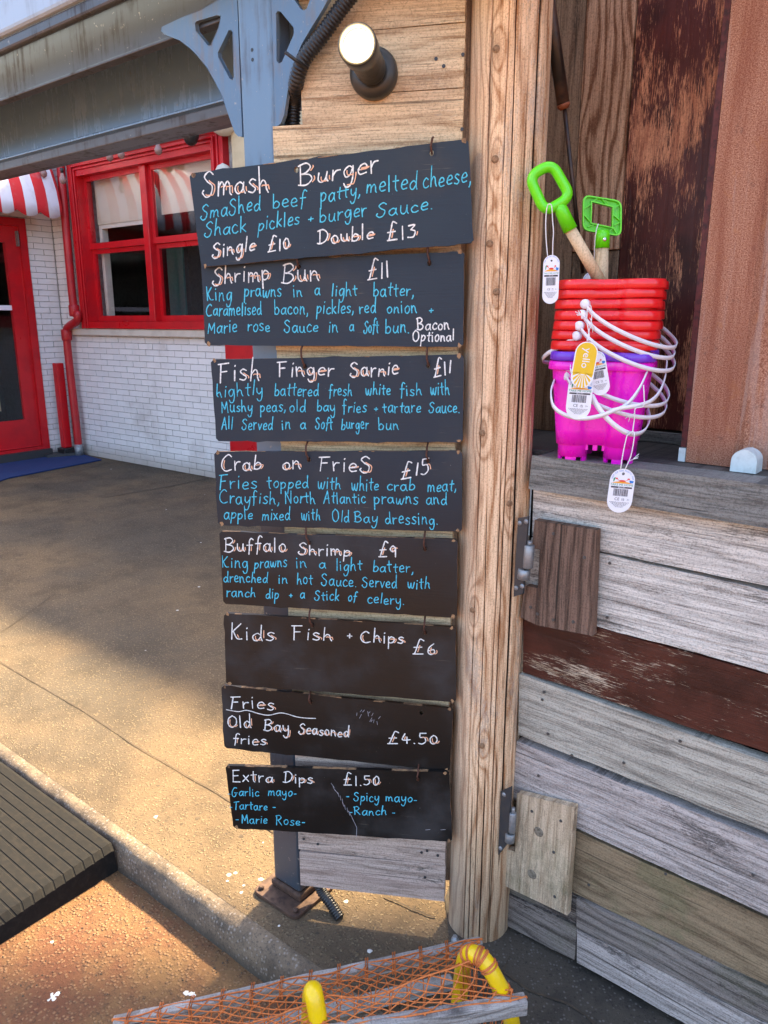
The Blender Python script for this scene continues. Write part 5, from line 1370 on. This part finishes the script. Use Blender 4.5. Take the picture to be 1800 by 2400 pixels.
def tag(lab, pos, fr, h, w_, tilt=0., turn=0., yel=False):
    m_ = fr @ Matrix.Translation(pos) @ Matrix.Rotation(turn, 4, 'Z') @ Matrix.Rotation(tilt, 4, 'Y')
    t = thing('price_tag', lab, 'tag', m_, (0, 0, 0), 'price tags tied on the toys')
    hole = [(.0022*math.cos(a)*w_/.035, h*.385+.0022*math.sin(a)*w_/.035) for a in [k*math.pi/4 for k in range(8)]]
    obj('card', MB().prism(pill(h, w_), -.0004, .0004, [hole]), M['card'], t)
    y1, y2 = -.0006, -.0008
    if yel:
        pl_ = pill(h*.96, w_*.90); top = [p for p in pl_ if p[1] > -.18*h]
        top = [(pl_[0][0], -.20*h)]+[p for p in pl_[:13]]+[(-pl_[0][0], -.20*h)]; mb = MB(); mb.prism(top, -.0006, -.0004); 
        for k in range(9):
            a = R(180+20*k+10); cx, cz = 0, -.16*h; r0_, r1_ = w_*.12, w_*.44
            for d0, d1 in ((-.10, .10),):
                mb.prism([(cx+r0_*math.cos(a+d0), cz+r0_*math.sin(a+d0)*1.1), (cx+r1_*math.cos(a+d0), cz+r1_*math.sin(a+d0)*1.6), (cx+r1_*math.cos(a+d1), cz+r1_*math.sin(a+d1)*1.6), (cx+r0_*math.cos(a+d1), cz+r0_*math.sin(a+d1)*1.1)], -.0006, -.0004)
        obj('yellow_print', mb, M['yellowcard'], t, kind='stuff')
        mb = MB()
        for gi, gx in enumerate('yello'):
            pass
        put_text(mb, 'yello', .019, .0, .0, -.0009, R(-90)); mb2 = MB(); mb2.add([(v.x-.005, v.y, v.z+.012) for v in mb.v], mb.f)
        obj('lettering', mb2, M['card'], t)
        return t
    s = w_
    mb = MB(); mb.prism([(-.42*s, .17*h), (-.25*s, .20*h), (0, .215*h), (.25*s, .20*h), (.42*s, .17*h)], y1, -.0004); obj('sand_print', mb, M['inkorange'], t)
    mb = MB(); mb.prism([(.15*s*math.cos(a), .225*h+.02*h*math.sin(a)) for a in [k*math.pi/5 for k in range(10)]], y2, -.0004)
    for sx in (-1, 1):
        mb.prism([(sx*.24*s+.055*s*math.cos(a), .275*h+.018*h*math.sin(a)) for a in [k*math.pi/3 for k in range(6)]], y2, -.0004)
        mb.prism([(sx*.14*s, .235*h), (sx*.17*s, .235*h), (sx*.24*s, .27*h), (sx*.21*s, .27*h)], y2-.0001, -.0004)
    obj('crab_print', mb, M['inkred'], t, kind='stuff')
    mb = MB(); mb.prism([(.30*s, .185*h), (.43*s, .19*h), (.45*s, .24*h), (.28*s, .25*h)], y2, -.0004); obj('bucket_print', mb, M['inkblue'], t)
    mb = MB(); mb.prism([(-.36*s, .2*h), (-.33*s, .2*h), (-.28*s, .30*h), (-.36*s, .28*h)], y2, -.0004); put_text(mb, 'TAKE ME HOME', .13*s, 0, .115*h, y2); obj('green_print', mb, M['inkgreen'], t, kind='stuff')
    mb = MB(); tx = 'KEEP OUR SEAS PLASTIC FREE'
    for i, c_ in enumerate(tx):
        if c_ == ' ': continue
        a = R(168-156*i/(len(tx)-1)); put_text(mb, c_, .085*s, .40*s*math.cos(a), h/2-w_/2+.40*s*math.sin(a)*.98, y1, a-math.pi/2)
    obj('blue_print', mb, M['inkblue'], t, kind='stuff')
    mb = MB(); mb.prism([(-.42*s, .06*h), (.42*s, .06*h), (.42*s, .095*h), (-.42*s, .095*h)], y1, -.0004)
    random.seed(3); x = -.30*s
    while x < .30*s:
        w2 = random.choice((.01, .02, .03))*s; mb.prism([(x, -.12*h), (x+w2, -.12*h), (x+w2, .045*h), (x, .045*h)], y1, -.0004); x += w2+random.choice((.012, .022))*s
    put_text(mb, 'CE', .17*s, -.12*s, -.22*h, y1); put_text(mb, 'UK', .09*s, .12*s, -.195*h, y1); put_text(mb, 'CA', .09*s, .12*s, -.225*h, y1); put_text(mb, '3+', .10*s, .33*s, -.21*h, y1)
    for k in range(6):
        hw = s*(.40-.05*k); zq = -.265*h-k*.022*h; x = -hw
        while x < hw:
            w2 = random.uniform(.02, .07)*s; mb.prism([(x, zq), (min(x+w2, hw), zq), (min(x+w2, hw), zq+.009*h), (x, zq+.009*h)], y1, -.0004); x += w2+.02*s
    obj('black_print', mb, M['ink'], t, kind='stuff')
    mb = MB(); put_text(mb, 'BU1147', .085*s, 0, .067*h, y2-.0002); obj('number_print', mb, M['card'], t, kind='stuff')
    return t
K2 = (1250, 640, 3.814)
def TP(x, y, off, Zk=K2): return on(FS, Zk[0]+x/Zk[2], Zk[1]+y/Zk[2], off)
def tagat(lab, x, ytop, ybot, wpx, off, Zk=K2, **kw):
    a, b = TP(x, ytop, off, Zk), TP(x, ybot, off, Zk); c = (a+b)/2
    l, r_ = TP(x-wpx/2, (ytop+ybot)/2, off, Zk), TP(x+wpx/2, (ytop+ybot)/2, off, Zk)
    return tag(lab, c, FS, abs(a.z-b.z), abs(r_.x-l.x), **kw), a, b
KS = (1200, 340, 3.95)
tagat('white price tag hanging on string from the grip of the left spade', 360, 1018, 1470, 150, .06, KS, tilt=R(-1))
tagat('white price tag half hidden behind the spade shafts', 705, 1175, 1620, 150, -.02, KS, tilt=R(6))
tagat('white price tag with barcode overlapped by the yellow tag', 412, 905, 1310, 222, .150, tilt=R(3))
tagat('yellow tag with a sun emblem in front of the red buckets', 455, 612, 1028, 205, .156, tilt=R(7), yel=True)
tagat('white price tag tucked behind the yellow tag on its right', 580, 690, 1095, 168, .138, tilt=R(-13))
tagat('white price tag hanging lowest, in front of the shelf edge', 783, 1748, 2142, 225, .150, tilt=R(3.5))
# strings
def string(lab, pts, Zk, off):
    P = [TP(x, y, off+(o_ if o_ else 0), Zk) for x, y, o_ in pts]
    t = thing('tag_string', lab, 'string', FS, tuple(P[0])); obj('cord', MB().tube(cr(P, 4), .0010, 6), M['string'], t); return t
t = string('white string loop through the left spade grip', [(330,1030,0),(318,900,0),(312,760,0),(316,640,-.002),(330,560,.002),(350,548,.006),(368,570,.004),(376,700,0),(384,800,0),(378,920,0),(376,1030,0)], KS, .056)
t = string('white string on the right spade running down behind the shafts', [(800,730,0),(785,770,.004),(770,860,.002),(762,1000,-.01),(760,1090,-.02)], KS, -.03)
t = string('white string holding the lowest tag', [(780,1755,.002),(800,1620,0),(830,1480,-.004),(842,1450,-.004),(880,1420,-.004),(902,1430,-.002),(898,1500,0),(870,1640,0),(822,1750,.002)], K2, .150)
t2 = string('frayed white string knotted round the bucket handles', [(485,300,0),(478,420,0),(500,560,.004),(480,600,.004),(520,420,0),(515,300,0),(495,290,0)], K2, .142)
mb = MB()
for x, y in ((375,345),(385,368),(400,335),(405,352),(392,380)): mb.tube([TP(x, y, .15), TP(430, 375, .148), TP(478, 410, .146)], .0006, 4)
for x, y in ((530,530),(545,520),(550,505)): mb.tube([TP(x, y, .15), TP(525, 450, .148), TP(505, 400, .146)], .0006, 4)
obj('frayed_end', mb, M['string'], t2, kind='stuff')
t3 = string('thin white string tying two handles low on the right', [(985,1000,0),(990,1100,.002),(985,1190,.002),(912,1210,.002),(905,1290,0),(890,1400,0),(885,1450,0)], K2, .144)
mb = MB()
for x, y in ((805,1250),(820,1300),(850,1330),(812,1275)): mb.tube([TP(x, y, .15), TP(870, 1270, .148), TP(905, 1255, .146)], .0006, 4)
for x, y in ((945,1615),(940,1640),(935,1655)): mb.tube([TP(x, y, .154), TP(890, 1665, .152), TP(862, 1680, .152)], .0006, 4)
obj('frayed_end', mb, M['string'], t3, kind='stuff')
# loose strap round the pink bucket, clipped low
ls = thing('loose_handle', 'loose white strap looping low round the pink bucket', 'strap', FS, tuple(TP(720, 1200, .13)))
P = cr([TP(x, y, o_) for x, y, o_ in ((1040,820,.06),(1010,900,.10),(950,1030,.125),(870,1140,.135),(790,1200,.14),(700,1225,.142))], 5)
obj('strap', MB().ribbon(P, .0062, .0026, Vector((0.2, 0, 1))), M['whiteplastic'], ls)
P = cr([TP(x, y, o_) for x, y, o_ in ((190,960,.04),(158,1060,.09),(180,1190,.12),(290,1270,.14),(440,1300,.15),(600,1275,.15),(760,1215,.148),(900,1190,.145),(1040,1150,.13),(1130,1060,.10),(1180,920,.05),(1195,760,.0))], 5)
obj('strap', MB().ribbon(P, .0075, .0026, Vector((0, -.2, 1))), M['whiteplastic'], ls)
P = cr([TP(x, y, o_) for x, y, o_ in ((520,1090,.135),(580,1200,.142),(680,1320,.148),(800,1410,.145),(900,1440,.13),(990,1410,.10),(1035,1320,.05),(1020,1220,.0))], 5)
obj('strap', MB().ribbon(P, .0092, .0026, Vector((.4, -.2, 1))), M['whiteplastic'], ls)
#MARK_F
# ------------------------------------------------------------------ creel at the bottom of the picture
ck_ = thing('fishing_creel', 'fishing creel with yellow hoops, driftwood rails and orange net', 'creel', I4, (-.1, 1.25, 0))
def X(px, py, z): return ground(px, py, z)
bkL, bkR = X(266, 2402, .14), X(1128, 2212, .14)
ftL, ftR = X(700, 2440, .20), X(1232, 2352, .20)
def rail(a, b, w_, h_, name='rail', ext=0.):
    d = (b-a); L = d.length; fr_ = frame(a.x, a.y, d.x, d.y); mb = MB(); n = 26; vs = []
    for i in range(n+1):
        s_ = -ext+(L+ext)*i/n; z = a.z+(b.z-a.z)*i/n
        j = lambda k: .0018*noise.noise(Vector((i*.9, k*3., a.x*5)))
        vs += [(s_, -w_/2+j(1), z-h_/2+j(2)), (s_, w_/2+j(3), z-h_/2+j(4)), (s_, w_/2+j(5), z+h_/2+j(6)), (s_, -w_/2+j(7), z+h_/2+j(8))]
    fs = [(0, 3, 2, 1), tuple(n*4+k for k in range(4))]
    for i in range(n):
        for k in range(4): fs.append((i*4+k, i*4+(k+1) % 4, (i+1)*4+(k+1) % 4, (i+1)*4+k))
    base = Vector(ck_['_b'])
    m2 = fr_
    mb.add(vs, fs)
    o = bpy.data.objects.new(name, mb.mesh(name)); o.data.materials.append(M['creelwood']); COL.objects.link(o)
    o.parent = ck_; o.matrix_local = Matrix.Translation(-base) @ m2
    b_ = o.modifiers.new('bevel', 'BEVEL'); b_.width = .003; b_.segments = 2; b_.limit_method = 'ANGLE'
    return o
rail(bkL, bkR, .022, .026); rail(ftL, ftR, .026, .034)
bl1, bl2 = X(500, 2420, .02), X(1150, 2300, .02)
rail(X(235, 2500, .015), X(1060, 2300, .015), .03, .022); rail(X(700, 2560, .015), X(1240, 2440, .015), .03, .022)
hoop = cr([X(1072, 2372, .02), X(1078, 2330, .09), X(1084, 2275, .19), X(1094, 2243, .25), X(1112, 2236, .275), X(1136, 2252, .27), X(1160, 2292, .24), X(1184, 2340, .19), X(1198, 2390, .11), X(1204, 2440, .03)], 7)
obj('hoop', MB().tube(hoop, .0170, 20), M['yellow'], ck_)
hd_ = (bkL-bkR).normalized()
hoop2 = cr([X(722, 2440, .02), X(726, 2390, .12), X(730, 2335, .215), X(733, 2322, .245), X(736, 2334, .255), X(748, 2400, .20), X(756, 2450, .13), X(760, 2500, .03)], 7)
obj('hoop', MB().tube(hoop2, .0178, 18), M['yellow'], ck_)
mb = MB()                                    # twine lashings round the hoop
for fi, turns in ((.36, 3), (.42, 2), (.47, 3), (.53, 2), (.58, 3), (.72, 10), (.80, 3)):
    i0 = int(len(hoop)*fi)
    for t_ in range(turns):
        p = hoop[min(i0, len(hoop)-2)]; d = (hoop[i0+1]-hoop[i0]).normalized(); c0 = p+d*(t_*.0034)
        up_ = d.orthogonal().normalized(); bi_ = d.cross(up_); tw = random.uniform(-.25, .25)
        mb.tube([c0+(up_*math.cos(a)+bi_*math.sin(a))*.0180+d*math.sin(a+tw)*.004*tw*3 for a in [2*math.pi*k/14 for k in range(14)]], .0017, 6, closed=True)
obj('lashing', mb, M['orange'], ck_, kind='stuff')
# net skin: rail - over the hoops - rail
crL, crR = X(360, 2420, .215), X(1118, 2240, .285)
def netp(u, v):
    """u 0..1 left to right, v 0 back rail .. 1 front rail"""
    a = bkL.lerp(bkR, u)+Vector((0, 0, .012)); b = (ftL+(ftL-ftR)*.9).lerp(ftR, u)+Vector((0, 0, .015)); c = crL.lerp(crR, u)
    c.z -= .018*math.sin(math.pi*min(1, abs(u-.52)/.44)) 
    p = a.lerp(c, v/.5) if v < .5 else c.lerp(b, (v-.5)/.5)
    s_ = math.exp(-((v-.5)/.16)**2)*.014; sg = math.sin(math.pi*((v*2) % 1))*.010
    k = 10
    return p+Vector((noise.noise(Vector((u*k, v*5, 0)))*.010, noise.noise(Vector((u*k, v*5, 4)))*.008, noise.noise(Vector((u*k, v*5, 8)))*.008-s_-sg))
net = MB(); NU, NV = 21, 8
for fam in (1, -1):
    for k in range(-NV, NU+NV):
        P = []
        for j in range(NV+1):
            uu = (k+fam*j)/NU; 
            if 0 <= uu <= 1: P.append(netp(uu, j/NV))
        if len(P) > 1:
            Q = []
            for a, b in zip(P, P[1:]): Q += [a, a.lerp(b, .5)+Vector((random.uniform(-.001, .001), random.uniform(-.001, .001), -.001))]
            net.tube(Q+[P[-1]], .00135, 5, caps=False)
for i in range(0, NU+1):
    for j in range(NV+1):
        if (i+j) % 2 == 0 or True:
            net.ball(netp(i/NU, j/NV), .0034, n=4)
# side skirt hanging behind the back rail and inner tunnel
for k in range(0, 20):
    u = k/20; p = netp(u, 0); q = Vector((p.x+.02, p.y-.02, .02)); r_ = netp(min(1, u+.05), 0)
    net.tube([p, p.lerp(q, .5)+Vector((.01, 0, 0)), q], .0013, 4, caps=False); net.tube([r_, r_.lerp(q, .5), q], .0013, 4, caps=False)
for k in range(16):
    p = netp(.93+.004*k, .15+.05*k); q = X(1075+k*6, 2390+k*3, .03); net.tube([p, p.lerp(q, .5)+Vector((random.uniform(-.01, .01), 0, 0)), q], .0013, 4, caps=False)
for v in (0, .5, 1):
    net.tube([netp(i/60, v)+Vector((0, 0, .002)) for i in range(61)], .0018, 5, caps=False)
obj('net', net, M['orange'], ck_, kind='stuff')
mb = MB()                                     # cord ties round the back rail
for i in range(12):
    u = .04+i*.078; c0 = bkL.lerp(bkR, u)
    for d_ in (0, .0045): 
        mb.tube([c0+hd_*d_+Vector((0, -.013, -.015)), c0+hd_*d_+Vector((0, -.013, .0155)), c0+hd_*d_+Vector((0, .013, .0155)), c0+hd_*d_+Vector((0, .013, -.015))], .0018, 5, closed=True)
obj('cord_tie', mb, M['orange'], ck_, kind='stuff')
# small nut on the ground by log
c = ground(1066, 2208, .006); nt_ = thing('anchor_bolt', 'small grey anchor bolt in the ground at the foot of the log', 'bolt', I4, (c.x, c.y, 0))
obj('nut', MB().lathe([(.010, .004), (.010, .016), (.006, .018), (.006, .024)], (c.x, c.y, 0), 6), M['galv'], nt_)


# loose grit, gum and droppings on the ground
random.seed(21)
M['dropping'] = plain('white_dropping', (.62, .60, .56), .9, 0, (.3, .29, .27), .6, 300)
def litter(name, label, m, pts, smin, smax, z0f):
    mb = MB()
    for x, y in pts:
        g_ = ground(x, y, 0); kl = FK.inverted() @ g_
        zr = -.092 if kl.y < -.02 else 0.
        if -.03 < kl.y < .05: continue
        g_ = ground(x, y, zr); sz = random.uniform(smin, smax); n = 7; a0 = random.random()*6
        ring = [Vector((g_.x+sz*random.uniform(.5, 1.2)*math.cos(a0+k*2*math.pi/n), g_.y+sz*random.uniform(.5, 1.2)*math.sin(a0+k*2*math.pi/n), zr+.0006)) for k in range(n)]
        top = Vector((g_.x, g_.y, zr+sz*z0f+.001)); vs = ring+[ring[k].lerp(top, .5)+Vector((0, 0, sz*z0f*.35)) for k in range(n)]+[top]
        mb.add(vs, [(k, (k+1) % n, n+(k+1) % n, n+k) for k in range(n)]+[(n+k, n+(k+1) % n, 2*n) for k in range(n)])
    o = obj(name, mb, m, kind='stuff'); o['label'] = label; o['category'] = 'litter'
pts = [(447, 2058), (551, 2047), (533, 2065), (566, 2092), (571, 2076), (611, 2062), (484, 2345), (446, 2330), (120, 2340), (130, 2332), (122, 2208), (378, 2103), (556, 2240), (654, 2170), (866, 2228), (812, 2113), (220, 1940), (365, 1915), (617, 1975)]
litter('bird_droppings', 'scattered white bird droppings on the pavement and street', M['dropping'], pts+[(x+random.uniform(-9, 9), y+random.uniform(-7, 7)) for x, y in pts[6:10]*4], .003, .009, .10)
litter('gum_spots', 'small dark gum spots trodden into the pavement', M['dirt'], [(152, 1697), (370, 1842), (463, 1918), (180, 1560), (330, 1490), (92, 1440), (260, 1640), (565, 1960)]+[(random.uniform(0, 480), random.uniform(1150, 1800)) for _ in range(16)], .005, .010, .04)
litter('grit', 'loose grit and small stones on the ground', M['kerb'], [(random.uniform(0, 1100), random.uniform(1650, 2390)) for _ in range(420)]+[(random.uniform(1060, 1500), random.uniform(2200, 2400)) for _ in range(160)], .0012, .0034, .7)
for o in bpy.data.objects:
    if '_b' in o.keys(): del o['_b']
